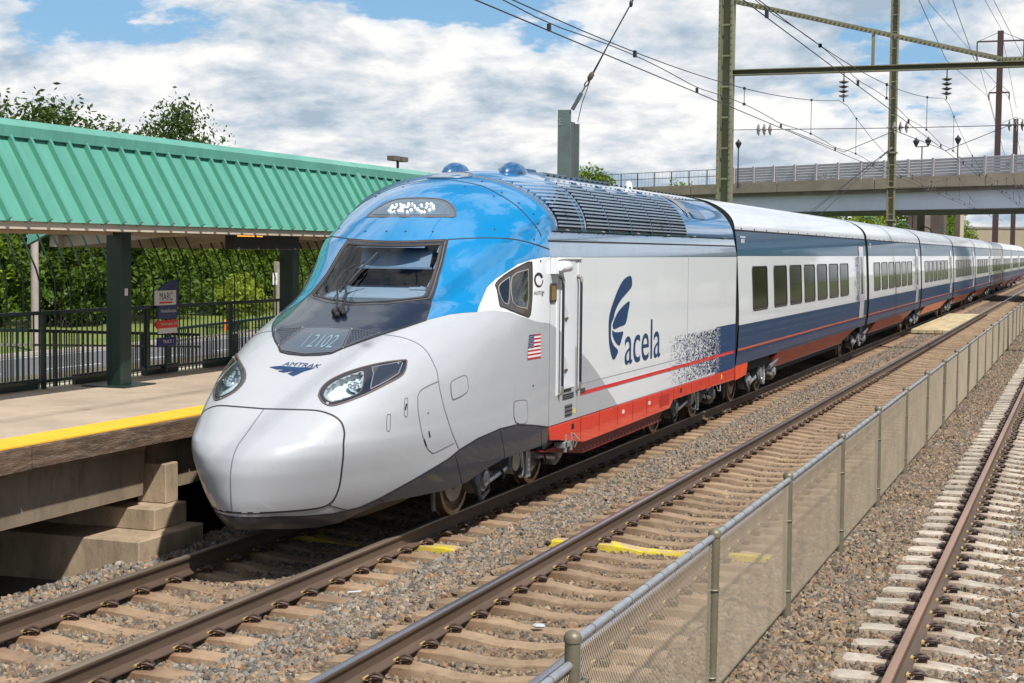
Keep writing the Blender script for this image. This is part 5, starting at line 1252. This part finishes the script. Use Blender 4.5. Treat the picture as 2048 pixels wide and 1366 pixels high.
# ================================================================== BACKGROUND
# ------------------------------------------------------------------ road and verges left of the station
asph = mat('road_asphalt', (.11, .11, .115), .9, var=.15, vscale=1.5, bump=.2, bscale=60)
kerbM = mat('kerb_concrete', (.42, .38, .32), .9, var=.15, vscale=2)
lineM = mat('road_line_white', (.55, .55, .53), .8, var=.2, vscale=3)
vergeM = mat('verge_grass', (.10, .155, .025), .95, var=.4, vscale=.8, col2=(.17, .19, .045), bump=.6, bscale=12)
rd = MB(); rd.add([(-34.5, -20, -.70), (-26, -20, -.70), (-26, 260, -.70), (-34.5, 260, -.70)], [(3, 2, 1, 0)]); struct(rd.build('road', asph))
vg = MB(); vg.add([(-47, -20, -.60), (-34.7, -20, -.60), (-34.7, 260, -.60), (-47, 260, -.60)], [(3, 2, 1, 0)]); vg.add([(-25.8, -20, -.60), (-20, -20, -.60), (-20, 260, -.60), (-25.8, 260, -.60)], [(3, 2, 1, 0)]); struct(vg.build('verge', vergeM))
lt = MB(); lt.add([(-19.9, -20, -.66), (-16.8, -20, -.66), (-16.8, 260, -.66), (-19.9, 260, -.66)], [(3, 2, 1, 0)]); struct(lt.build('path', mat('path_concrete', (.33, .29, .24), .9, var=.15, vscale=1)))
for nm, x in (('kerb', -34.6), ('kerb', -25.9)): k = MB(); k.box(x-.1, x+.1, -20, 260, -.75, -.57); struct(k.build(nm, kerbM))
ln = MB()
for i in range(40): ln.add([(-30.35, 10+5*i, -.694), (-30.2, 10+5*i, -.694), (-30.2, 13+5*i, -.694), (-30.35, 13+5*i, -.694)], [(0, 1, 2, 3)])
for x in (-34.1, -26.4): ln.add([(x, -20, -.694), (x+.13, -20, -.694), (x+.13, 260, -.694), (x, 260, -.694)], [(0, 1, 2, 3)])
struct(ln.build('road_markings', lineM, fixn=False))

# ------------------------------------------------------------------ trees
def leafmat(name, c1, c2, tr=.45):
    global NT
    M = bpy.data.materials.new(name); M.use_nodes = True; NT = M.node_tree; NT.nodes.clear()
    out = N('ShaderNodeOutputMaterial'); d = N('ShaderNodeBsdfPrincipled'); t = N('ShaderNodeBsdfTranslucent'); mx = N('ShaderNodeMixShader')
    d.inputs['Roughness'].default_value = .55; d.inputs['Specular IOR Level'].default_value = .25
    tcn = N('ShaderNodeTexCoord'); n = N('ShaderNodeTexNoise'); n.inputs['Scale'].default_value = .9; n.inputs['Detail'].default_value = 7; n.inputs['Roughness'].default_value = .75; lk(tcn.outputs['Object'], n.inputs['Vector'])
    oi = N('ShaderNodeObjectInfo'); f = mathn('ADD', ramp(n.outputs[0], [(.32, 0), (.68, 1)]), mathn('MULTIPLY', mathn('SUBTRACT', oi.outputs['Random'], .5), .5), clamp=True)
    c = mixc(f, c1, c2); lk(c, d.inputs['Base Color']); lk(c, t.inputs[0]); mx.inputs[0].default_value = tr
    lk(d.outputs[0], mx.inputs[1]); lk(t.outputs[0], mx.inputs[2]); lk(mx.outputs[0], out.inputs[0]); MATS[name] = M; return M
leafA_ = leafmat('leaf_mid_green', (.07, .13, .012), (.23, .33, .035))
leafB_ = leafmat('leaf_yellow_green', (.17, .25, .022), (.40, .46, .06))
leafD_ = leafmat('leaf_dark_green', (.026, .058, .010), (.09, .145, .024))
leafS_ = leafmat('leaf_shrub', (.045, .09, .010), (.15, .225, .028))
leafY_ = leafmat('leaf_golden', (.20, .17, .02), (.34, .30, .06))
barkM = mat('bark', (.085, .065, .048), .95, var=.4, vscale=5, bump=.6, bscale=20)
TREES = {}
def tree_proto(kind, H, Rc, base, nclump, nleaf, ls, M, seed, sparse=0, sides=5):
    """tapered trunk with forking limbs and a crown of single leaves gathered in uneven clumps"""
    r = random.Random(seed); tb = MB(); th = H*.62
    lean = (r.uniform(-.4, .4), r.uniform(-.4, .4))
    pts = [(lean[0]*(i/5)**2, lean[1]*(i/5)**2, th*i/5) for i in range(6)]
    tb.tube(pts, [H*.022*(1-.14*i) for i in range(6)], 8)
    cl = []
    for i in range(nclump):
        a = r.uniform(0, 2*math.pi); u = r.uniform(-1, 1); rr = (.35+.65*r.random()**.5)
        cx_ = Rc*rr*math.sqrt(1-u*u)*math.cos(a); cy_ = Rc*rr*math.sqrt(1-u*u)*math.sin(a)
        cz = base+(H-base)*(.5+.5*u*rr*.98)
        sh = 1-.35*max(0, u)-.15*max(0, -u)
        cl.append((cx_*sh+lean[0], cy_*sh+lean[1], cz, Rc*r.uniform(.17, .34)))
    for i in range(9):
        c = cl[i]; z0 = th*r.uniform(.35, .95); tb.tube([(lean[0]*(z0/th)**2, lean[1]*(z0/th)**2, z0), (c[0]*.5+r.uniform(-.2, .2), c[1]*.5, (z0+c[2])/2+.25), (c[0], c[1], c[2])], [H*.009, H*.006, H*.002], 5)
    lv = MB()
    for c in cl:
        for k in range(nleaf):
            d = Vector((r.gauss(0, 1), r.gauss(0, 1), r.gauss(0, .75))); d = d.normalized()*c[3]*(r.random()**.45)
            p = Vector(c[:3])+d; q = Vector((r.gauss(0, 1), r.gauss(0, 1), r.gauss(0, 1)+.8)).normalized(); e = q.orthogonal().normalized(); e.rotate(Matrix.Rotation(r.uniform(0, 6.28), 3, q)); f = q.cross(e)
            s = ls*r.uniform(.6, 1.35); lv.v += [tuple(p-e*s), tuple(p+f*s*.45), tuple(p+e*s), tuple(p-f*s*.45)]; o = len(lv.v)-4; lv.f.append((o, o+1, o+2, o+3)); lv.m.append(0)
    TREES[kind] = (tb.mesh('trunk', barkM, smooth=True), lv.mesh('crown', M, fixn=False))
tree_proto('a', 11, 4.0, 2.2, 95, 75, .20, leafA_, 1); tree_proto('b', 9.5, 3.8, 1.6, 90, 75, .20, leafB_, 2)
tree_proto('c', 12, 4.2, 2.5, 95, 75, .21, leafD_, 3); tree_proto('d', 10, 3.4, 1.8, 85, 75, .19, leafA_, 4)
tree_proto('s', 3.2, 1.7, .1, 45, 70, .12, leafB_, 5); tree_proto('y', 3.6, 1.5, .3, 40, 70, .11, leafY_, 6)
tree_proto('e', 12.5, 4.6, 6.5, 80, 80, .17, leafD_, 8)
tree_proto('u', 4.5, 2.6, .0, 60, 80, .17, leafS_, 9)
def tree(kind, x, y, s, label, group=None, name='tree', cat='tree', z=-.75, sz=None):
    t = thing(name, label, cat, (x, y, z), rnd.uniform(0, 6.28), group); t.scale = (s, s, sz or s)
    ob('trunk', TREES[kind][0], t); ob('crown', TREES[kind][1], t); return t
GW = 'trees of the wood behind the road'
WL = {'a': 'mid green tree standing in the wood across the road', 'b': 'yellow-green sunlit tree standing in the wood across the road', 'c': 'tall dark green tree standing in the wood across the road', 'd': 'slim green tree standing in the wood across the road'}
r5 = random.Random(21)
for row, (x0, sc) in enumerate(((-47.5, .78), (-52, .92), (-57, 1.0))):
    for i in range(15):
        kd = r5.choice('abcd'); tree(kd, x0+r5.uniform(-1.5, 1.5), 26+7.0*i+r5.uniform(-2, 2)+row*2.5, sc*r5.uniform(.86, 1.08)*(1 if i < 4 else .84), WL[kd], GW)
for i in range(20): tree('u', -45.3+r5.uniform(-1, 1), 28+4.6*i+r5.uniform(-1.2, 1.2), r5.uniform(.7, 1.1), 'green shrub at the foot of the wood across the road', 'shrubs along the edge of the wood', 'shrub', 'shrub')
tree('e', -45, 60.6, 1.0, 'tall wide-crowned tree whose top rises over the canopy at the left edge', sz=.84); tree('e', -45, 70.6, .66, 'dark spreading tree whose branches show above the middle of the canopy', sz=.90)
tree('e', -46, 57.0, .84, 'leafy tree just showing over the canopy at the far left corner')
tree('s', -36.8, 63, .75, 'small bright yellow-green bush on the verge right of the station sign', None, 'bush', 'bush', -.6)
tree('y', -37, 44.5, .85, 'golden yellow shrub on the verge behind the platform railing', None, 'bush', 'bush', -.6)
# trees past the bridge
GB = 'trees beyond the road bridge'
BL = {'a': 'green tree seen under the road bridge behind the train', 'b': 'light green tree seen under the road bridge behind the train', 'd': 'slim green tree seen under the road bridge behind the train', 'c': 'dark green tree seen under the road bridge behind the train'}
for x, y, k, s in ((-30, 148, 'a', .9), (-25, 152, 'd', .95), (-21, 158, 'b', .85), (-27, 165, 'c', 1), (-18, 170, 'a', .8), (-34, 160, 'b', 1), (-16.5, 182, 'a', .9), (-15.5, 196, 'd', .95), (-19, 205, 'c', .9), (-40, 158, 'a', 1), (-46, 166, 'd', 1), (-23, 190, 'b', 1), (-17, 215, 'a', .85)): tree(k, x, y, s, BL[k], GB)
tree('d', -47, 150, 1.22, 'round green tree rising behind the bridge railing above the locomotive roof')
# trees along the near side of the line, seen mirrored in the coach windows
for i in range(26): tree(r5.choice('abd'), 17+r5.uniform(-1.5, 2.5), 14+6.0*i, r5.uniform(.75, .95), 'tree of the row right of the tracks, mirrored in the coach windows', 'trees right of the tracks')

# ------------------------------------------------------------------ street furniture left
def post_sign(name, lab, x, y, z0, h, w_, hh, Mf, extra=None):
    s = thing(name, lab, 'sign', (x, y, z0)); MB().tube([(0, 0, 0), (0, 0, h)], .035, 8).build('post', galvM, s)
    MB().box(.036, .05, -w_/2, w_/2, h-hh, h).build('plate', Mf, s, bev=.004); 
    if extra: extra(s, h, w_, hh)
    return s
whiteS = mat('sign_plain_white', (.72, .74, .76), .5); redS = mat('sign_plain_red', (.55, .03, .03), .5)
post_sign('road_sign', 'white rectangular road sign on a post behind the platform railing', -36, 40.5, -.6, 2.9, .62, .62, whiteS)
def dot(s, h, w_, hh): MB().lathe([(.09, .052), (.09, .058), (.001, .058)], 'x', (0, 0, h-hh/2), 14).build('red_mark', redS, s)
post_sign('road_sign', 'small white sign with a red mark at the roadside near the train nose', -35.2, 63.5, -.6, 2.6, .42, .55, whiteS, dot)
for y, h, lb in ((65.2, 3.1, 'weathered wooden post standing by the roadside'), (66.6, 2.7, 'shorter grey post beside the wooden roadside post')):
    p = MB().box(-.11, .11, -.11, .11, 0, h).build('roadside_post', mat('grey_timber', (.30, .27, .21), .9, var=.3, vscale=3), None, bev=.015, loc=(-36, y, -.6)); tag(p, lb, 'post')
fh = thing('fire_hydrant', 'orange fire hydrant on the grass across the road', 'hydrant', (-36.2, 60.8, -.6)); fh.scale = (.7, .7, .7); hyM = mat('hydrant_orange', (.62, .13, .02), .5)
MB().lathe([(.16, 0), (.16, .05), (.11, .06), (.11, .5), (.14, .52), (.13, .6), (.06, .68), (.03, .74)], 'z', (0, 0, 0), 14).build('barrel', hyM, fh, smooth=True); MB().tube([(0, -.2, .38), (0, .2, .38)], .06, 10).build('nozzle', hyM, fh)
def lamp_box(lab, x, y, h, two=True):
    l = thing('parking_lamp', lab, 'street lamp', (x, y, -.7)); MB().tube([(0, 0, 0), (0, 0, h)], [.10, .07], 10).build('pole', mat('bronze_pole', (.05, .042, .035), .5, .4), l)
    for s in ((-1, 1) if two else (1,)): MB().box(-.22, .22, s*.12, s*.85, h-.05, h+.2).build('lamp_head', mat('bronze_head', (.13, .115, .10), .5, .3), l, bev=.02)
lamp_box('brown two-headed box lamp rising behind the canopy ridge', -33.3, 73, 8.4); lamp_box('brown two-headed box lamp low behind the locomotive roof', -37, 119, 8.6)
tp = thing('utility_pole', 'pale grey utility pole behind the left end of the platform', 'pole', (-35, 45.8, -.7)); MB().tube([(0, 0, 0), (0, 0, 6.2)], [.15, .13], 12).build('shaft', mat('pole_pale', (.36, .31, .28), .8, var=.2, vscale=2), tp, smooth=True)
MB().tube([(0, -30, 5.35), (0, 0, 5.2), (0, 60, 5.6)], .012, 4).build('wire', blackpl, tp)

# ------------------------------------------------------------------ catenary
oliveM = mat('catenary_olive_steel', (.20, .20, .125), .6, .15, var=.25, vscale=1.5, dirt=.45, dirtcol=(.20, .11, .045), stretch=(1, 1, .3))
wireK = mat('copper_wire_dark', (.035, .038, .045), .5, .5)
insM = mat('insulator_porcelain', (.085, .065, .055), .3, coat=.6)
rivM = mat('rivet_olive', (.12, .115, .08), .6, .2)
PX_ = -11.8
def ipole(name, lab, x, y, H, cat='catenary pole', w_=.50, d_=.46):
    p = thing(name, lab, cat, (x, y, -.6))
    MB().box(-w_/2, -w_/2+.09, -d_/2, d_/2, 0, H).build('flange', oliveM, p, bev=.008); MB().box(w_/2-.09, w_/2, -d_/2, d_/2, 0, H).build('flange', oliveM, p, bev=.008)
    MB().box(-w_/2+.09, w_/2-.09, -.02, .02, 0, H).build('web', oliveM, p)
    for z in np.arange(1.0, H, 1.05): MB().box(-w_/2+.09, w_/2-.09, -d_/2+.02, -d_/2+.05, z, z+.06).build('batten', oliveM, p)
    rv = MB()
    for z in np.arange(.3, H, .22):
        for sx in (-1, 1): rv.cbox((sx*(w_/2-.045), -d_/2-.008, z), (.03, .02, .03))
        rv.cbox((w_/2+.006, -d_/2+.06, z), (.02, .03, .03))
    stuff(rv.build('rivets', rivM, p)); return p
ipole('catenary_pole', 'thick riveted olive catenary pole rising behind the first coach', PX_, 53, 15)
ipole('catenary_pole', 'olive catenary pole in front of the bridge, farther down the line', PX_, 101.6, 22)
def gantry(Y, zb, lab, zt):
    gt = thing('catenary_gantry', lab, 'gantry', (PX_, Y, zb))
    x1 = 18
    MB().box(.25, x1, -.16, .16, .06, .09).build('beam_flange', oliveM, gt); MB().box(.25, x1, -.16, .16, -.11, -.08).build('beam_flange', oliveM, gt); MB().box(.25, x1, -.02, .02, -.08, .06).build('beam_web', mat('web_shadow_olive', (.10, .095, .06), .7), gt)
    MB().bar((.2, 0, zt-zb), (9.1, 0, .16), .16, .15).build('brace', oliveM, gt); MB().box(9.1, x1, -.13, .13, .095, .22).build('brace', oliveM, gt)
    MB().bar((4.95, 0, .08), (4.95, 0, (zt-zb)*.46), .10, .10).build('hanger', oliveM, gt)
    rv = MB()
    for i in range(60): q = i/59; rv.cbox((.3+8.7*q, -.10, (zt-zb)*(1-q)+.16*q), (.05, .03, .05)); rv.cbox((9.2+.14*i, -.14, .17), (.04, .03, .04))
    stuff(rv.build('rivets', rivM, gt))
    return gt
gantry(53, 9.32, 'olive riveted gantry beam with an inclined brace spanning the tracks', 11.75)
def insul(mb, p, d, n=4, L=.62, r=.17):
    p = Vector(p); d = Vector(d).normalized(); q = d.to_track_quat('Z', 'Y')
    for i in range(n):
        c = p+d*(L*(i+.5)/n); l = MB().lathe([(.03, -.06), (r*.55, -.04), (r, .0), (r, .018), (.05, .03), (.03, .07)], 'z', (0, 0, 0), 14, False)
        mb.add([c+q @ Vector(v) for v in l.v], l.f)
    return mb
WX = (TRK[0], TRK[1])
def mz(Y):
    if Y < 53: return 6.72+max(0, (abs(Y-20.5)-2))**2*.00168
    return 6.85+(Y-77.3)**2*.00245 if Y < 101.6 else 6.85+(Y-126)**2*.00245
names_w = ('overhead line over the train track: contact wires, sagging messenger wire and droppers', 'overhead line over the second track: contact wires, messenger wire and droppers')
for k_, x in enumerate(WX):
    ct = thing('overhead_line', names_w[k_], 'catenary', (x, 53, 6.5))
    zc_ = 6.50 if k_ == 0 else 6.56
    MB().tube([(0, -60, zc_-6.5), (0, 110, zc_-6.5)], .011 if k_ == 0 else .009, 5).build('contact_wire', wireK, ct)
    Ys = list(np.arange(-8, 150, 2.0)); az = lambda Y: zc_+.10+.10*abs(math.sin((Y-13)*math.pi/9.6))
    MB().tube([(0, Y-53, az(Y)-6.5) for Y in np.arange(-8, 150, 1.2)], .009 if k_ == 0 else .007, 5).build('auxiliary_wire', wireK, ct)
    MB().tube([(0, Y-53, mz(Y)-6.5) for Y in Ys], .010 if k_ == 0 else .008, 5).build('messenger_wire', wireK, ct)
    for i in range(16):
        Y = 8.2+9.6*i; MB().tube([(0, Y-53, az(Y)-6.5), (0, Y-53, mz(Y)-6.5)], .008, 4).build('dropper', wireK, ct)
        MB().cbox((0, Y-53, az(Y)-6.5), (.05, .09, .06)).build('clamp', wireK, ct); MB().cbox((0, Y-53, mz(Y)-6.5), (.05, .09, .06)).build('clamp', wireK, ct)
        MB().cbox((0, Y-53+4.8, zc_+.05-6.5), (.045, .08, .11)).build('clamp', wireK, ct)
    for Y, zb in ((53, 9.2),):
        si = thing('suspension_insulator', ('insulator string hanging from the gantry over the train track', 'insulator string hanging from the gantry over the second track')[k_], 'insulator', (x, Y, 8.25), 0)
        m_ = MB(); insul(m_, (0, 0, .10), (0, 0, 1), 4, .62, .17); m_.build('discs', insM, si, smooth=True, angle=50); MB().tube([(0, 0, -.02), (0, 0, .1)], .025, 6).build('clevis', wireK, si); MB().tube([(0, 0, .7), (0, 0, zb-8.25)], .02, 6).build('rod', wireK, si)
# cross span with horizontal insulators
cs_ = thing('cross_span', 'horizontal cross-span wire with insulator strings below the gantry', 'wire', (PX_, 53, 7.36))
MB().tube([(.2, 0, 0), (6, 0, -.03), (18, 0, .05)], .013, 5).build('span_wire', wireK, cs_)
for xi in (-10.75, -6.2, -2.55):
    m_ = MB(); insul(m_, (xi-PX_, 0, -.01), (1, 0, .0), 3, .60, .20); m_.build('insulator', insM, cs_, smooth=True, angle=50)
for k_, x in enumerate(WX):
    MB().tube([(x-PX_-1.9, 0, 0), (x-PX_, .3, 6.58-7.36)], .012, 5).build('pull_off', wireK, cs_); MB().tube([(x-PX_+2.0, 0, 0), (x-PX_, .3, 6.58-7.36)], .012, 5).build('pull_off', wireK, cs_)
cs2 = thing('cross_span', 'thin cross-span wire at the second catenary pole', 'wire', (PX_, 101.6, 7.4)); MB().tube([(.2, 0, 0), (18, 0, .2)], .015, 5).build('span_wire', wireK, cs2)
for xi in (2.2, 7.5): m_ = MB(); insul(m_, (xi, 0, 0), (1, 0, 0), 3, .6, .18); m_.build('insulator', insM, cs2, smooth=True)
for z in (7.4, 5.3, 9.6): MB().box(PX_-.34-PX_, .34, -.3, .3, z-.05-7.4, z+.05-7.4).build('pole_band', oliveM, cs2)
gy = thing('guy_wires', 'slanting guy wires tying the second catenary pole down to the left', 'wire', (PX_, 101.6, 9.9))
for q, (dx, dy) in enumerate(((-3.6, -21), (-2.6, -21), (-4.6, -15))): MB().tube([(0, -.3, .0), (dx, dy, -6.2)], .016, 5).build('guy_wire', wireK, gy)
MB().tube([(0, -.3, 0), (-.45, -2.2, -.75)], .05, 8).build('turnbuckle', steell, gy)
# galvanised guyed post behind the locomotive
gpst = thing('anchor_post', 'short galvanised steel beam post standing behind the locomotive', 'post', (-10.6, 32.3, -.5))
gvM = mat('galvanised_grey_green', (.13, .165, .16), .55, .3, var=.2, vscale=2, dirt=.3, dirtcol=(.20, .21, .20))
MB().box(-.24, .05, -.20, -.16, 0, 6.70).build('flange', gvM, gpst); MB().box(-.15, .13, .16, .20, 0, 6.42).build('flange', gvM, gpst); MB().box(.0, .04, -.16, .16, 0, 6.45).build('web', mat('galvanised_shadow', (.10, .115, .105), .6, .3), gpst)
cm1 = MB()
for a, b in (((-.22, 6.5), (-.14, 6.5)), ((-.22, 6.5), (-.18, 6.45)), ((-.18, 6.45), (-.22, 6.38)), ((-.22, 6.38), (-.13, 6.38))): cm1.bar((a[0], -.204, a[1]), (b[0], -.204, b[1]), .006, .012, up=(0, -1, 0))
cm1.build('chalk_mark', mat('chalk', (.45, .48, .48), .9), gpst)
gw = thing('anchor_cable', 'steel guy cable with turnbuckle rising from the galvanised post', 'cable', (-10.55, 32.2, 6.2))
e1 = Vector((2.9, -.6, 4.6)); a_ = Vector((.04, -.1, 0))
MB().tube([a_, a_+e1*.075], .045, 8).build('turnbuckle', steel, gw); MB().tube([a_+e1*.075, a_+e1*.105], .02, 6).build('rod', steell, gw)
p_ = a_+e1*.105; d = e1.normalized(); q = d.to_track_quat('Z', 'Y'); MB().tube([p_+q @ Vector((.07*math.cos(t), 0, .07+.07*math.sin(t))) for t in np.linspace(0, 6.28, 15)[:-1]], .016, 6, closed=True).build('shackle', steel, gw)
MB().tube([p_+d*.13, p_+d*.2, p_+d*.3, p_+d*.36], [.02, .06, .06, .02], 8).build('thimble', mat('rusty_thimble', (.12, .08, .05), .7), gw, smooth=True)
MB().tube([p_+d*.34, a_+e1*2.2], .014, 6).build('cable', wireK, gw); MB().tube([(.1, .1, -.25), (.2, .08, .15), (.42, -.02, .65), a_+e1*.32, a_+e1*.52], .009, 5).build('safety_cable', wireK, gw)
MB().sphere(a_+e1*.47, .06, 8, 6, (.7, .7, 1.3)).build('cable_clamp', wireK, gw)

# ------------------------------------------------------------------ tall masts beyond the bridge
def mast(lab, x, y, H, a1, a2):
    m = thing('transmission_mast', lab, 'mast', (x, y, -.6)); bm = mat('mast_brown_steel', (.075, .045, .045), .6, .3)
    MB().box(-.4, .4, -.3, .3, 0, H).build('shaft', bm, m)
    for z, w_ in ((a1, 3.1), (a2, 1.35)):
        MB().box(-w_, w_, -.12, .12, z-.1, z+.1).build('cross_arm', bm, m)
        for s in (-1, 1): MB().tube([(s*w_, 0, z), (s*w_, 0, z-(2.6 if w_ > 2 else 1.0))], .10, 6).build('arm_insulator', bm, m); MB().tube([(s*w_, 0, z), (0, 0, z+1.3)], .035, 4).build('stay', bm, m)
mast('tall dark brown mast with two crossarms beyond the bridge', -12, 227, 34.8, 33.4, 26.3); mast('shorter-looking brown mast with crossarm, farthest at the right edge', -12, 282, 27.2, 26.2, 19.5)
tw = thing('transmission_lines', 'thin high-voltage lines running up to the tall brown mast', 'wire', (-12, 227, 33))
for dx, z0, z1 in ((-3, 30.5, 33), (3, 30.5, 33), (0, 34.5, 36.5), (-1.3, 25, 28), (1.3, 25, 28)): MB().tube([(dx, 55, z0-33-6), (dx, 0, z0-33), (dx, -70, z0-33-3.0), (dx, -140, z1-33-1.5), (dx, -200, z1-33+2)], .03, 4).build('line', wireK, tw)

# ------------------------------------------------------------------ road bridge
bu = Vector((34, -20.5, 0)).normalized(); bn = Vector((-bu.y, bu.x, 0)); B0 = Vector((-28.06, 131.6, 0))
brg = thing('road_bridge', 'concrete road bridge with a pale blue steel girder crossing the tracks', 'bridge', (B0.x, B0.y, 0), math.atan2(bu.y, bu.x))
bconc = mat('bridge_concrete', (.40, .335, .265), .9, var=.25, vscale=.5, bump=.2, bscale=12, dirt=.35, dirtcol=(.24, .19, .14), stretch=(.6, 1, .6))
bdark = mat('bridge_concrete_dark', (.17, .145, .12), .95, var=.3, vscale=.8)
bblue = mat('girder_pale_blue', (.60, .66, .80), .6, var=.08, vscale=.5)
nwM = mat('noise_wall_grey', (.38, .37, .41), .75, var=.08, vscale=1); nwP = mat('noise_wall_post', (.42, .40, .42), .75)
U0, U1 = -95, 75
MB().prism([(0, 6.55), (.35, 6.55), (.35, 6.62), (.06, 6.66), (.06, 7.86), (.35, 7.9), (0, 7.9)], U0, U1, 'x').build('girder', bblue, brg)
MB().box(U0, U1, -.04, .5, 6.50, 6.55).build('girder_flange', mat('girder_flange_dark', (.12, .11, .11), .8), brg)
MB().box(U0, U1, -.55, 13, 7.9, 8.16).build('deck_edge', bdark, brg); 
for i in range(17):
    u = U0+10*i; MB().box(u+.02, u+9.98, -.75, -.35, 8.16, 9.02).build('parapet', bconc, brg, bev=.03)
MB().box(U0, U1, 12.6, 13, 8.16, 9.05).build('far_parapet', bconc, brg)
MB().box(U0, U1, 12.5, 12.9, 6.5, 7.9).build('far_girder', bblue, brg)
for i in range(20):
    u = 2.26*i
    if u > 45: break
    MB().box(u-.10, u+.10, -.68, -.46, 9.02, 10.38).build('noise_post', nwP, brg)
    for j in range(6): MB().box(u+.10, u+2.16, -.60, -.54, 9.03+.22*j, 9.03+.22*j+.195).build('noise_panel', nwM, brg, bev=.02)
dkM = mat('rail_dark', (.05, .055, .06), .6)
for i in range(31):
    u = -1.0-2.2*i; MB().box(u-.035, u+.035, -.6, -.53, 9.02, 10.3).build('rail_post', dkM, brg)
for z in (10.28, 9.72): MB().box(U0, -.1, -.585, -.545, z-.025, z+.025).build('bridge_rail', dkM, brg)
mesh_ = MB()
for i in range(150): mesh_.tube([(-.2-.45*i, -.565, 9.05), (-.2-.45*i, -.565, 10.28)], .008, 3, cap=False)
stuff(mesh_.build('infill_wires', dkM, brg, fixn=False))
for u, v in ((-3.5, 9.5), (-3.5, 3), (27, 9)): pass
for (x, y, w_, M_, nm) in ((-10.5, 141.5, .55, bconc, 'pier_column'), (-13.3, 139, .8, bdark, 'pier_column'), (-3.2, 133, .8, bdark, 'pier_column'), (-52, 156, 1.2, bconc, 'pier_column')):
    l = Vector((x, y, 0))-B0; u_, v_2 = l.dot(bu), l.dot(bn); MB().box(u_-w_/2, u_+w_/2, v_2-w_/2, v_2+w_/2, -.8, 7.9).build(nm, M_, brg)
def blamp(lab, u, two, v=-.3, h=3.2):
    p = B0+bu*u+bn*v; l = thing('bridge_lamp', lab, 'street lamp', (p.x, p.y, 9.02), math.atan2(bu.y, bu.x)); lm_ = mat('lamp_black', (.025, .028, .035), .5)
    MB().tube([(0, 0, -.4), (0, 0, .2), (0, 0, h)], [.10, .06, .05], 8).build('post', lm_, l)
    heads = (-.62, .62) if two else (0,)
    if two: MB().tube([(-.62, 0, h+.15), (-.62, 0, h), (.62, 0, h), (.62, 0, h+.15)], .045, 6).build('bracket', lm_, l)
    for x in heads: MB().lathe([(.05, h+.0), (.12, h+.12), (.26, h+.42), (.28, h+.5), (.10, h+.68), (.03, h+.82)], 'z', (x, 0, 0), 8).build('lantern', lm_, l)
blamp('single black lantern lamp at the left end of the bridge noise wall', .75, False, -.9, 2.9); blamp('two-armed black lantern lamp on the bridge', 9.9, True, 12, 3.3); blamp('single black lantern lamp on the bridge, right of the two-armed one', 13.5, False, 12, 3.3)
# ------------------------------------------------------------------ things under and past the bridge
tw_ = thing('stair_tower', 'brown stair tower with overhanging cabin under the bridge', 'tower', (-14.6, 156, -.6)); tb_ = mat('tower_brown', (.10, .075, .06), .8, var=.2, vscale=1)
MB().box(-1.7, 1.7, -1.5, 1.5, 5.4, 9.5).build('cabin', tb_, tw_); MB().box(-1.9, 1.9, -1.7, 1.7, 5.1, 5.4).build('cabin_floor', mat('tower_trim', (.30, .22, .15), .8), tw_); MB().box(-1.2, 1.2, -1.2, 1.2, 0, 5.1).build('base', tb_, tw_)
MB().box(-1.25, -1.2, -1.52, -1.5, 6.3, 7.6).build('window', wglass, tw_)
gls = mat('lamp_arch_green', (.035, .11, .075), .5)
for Y, lb in ((95, 'green gooseneck platform lamp nearest the olive pole, left of it'), (113, 'green gooseneck platform lamp just right of the olive pole'), (129, 'third green gooseneck platform lamp from the left'), (145, 'farthest green gooseneck platform lamp')):
    l = thing('gooseneck_lamp', lb, 'street lamp', (-12.8, Y, 1.2)); MB().tube([(0, 0, 0), (0, 0, 3.6)]+[(.55-.55*math.cos(a), 0, 3.6+.55*math.sin(a)) for a in np.linspace(.2, math.pi, 9)], .045, 8).build('post', gls, l, smooth=True); MB().lathe([(.03, 3.65), (.12, 3.55), (.22, 3.3), (.20, 3.25)], 'z', (1.1, 0, 0), 12).build('lamp_shade', gls, l, smooth=True)
bl_ = thing('industrial_building', 'long beige flat-roofed building at the far right beyond the bridge', 'building', (-30, 445, -.8)); wb_ = mat('beige_wall', (.45, .36, .27), .9, var=.1, vscale=.3)
MB().box(-4, 26, 0, 30, 0, 11.2).build('wall', wb_, bl_); MB().box(-4.2, 26.2, -.2, 30, 11.2, 11.7).build('roof', mat('beige_roof', (.33, .30, .28), .9), bl_)
for i in range(9): MB().box(-2.5+3*i, -.9+3*i, -.06, .02, 3, 6).build('window', mat('far_window', (.10, .11, .12), .3), bl_)
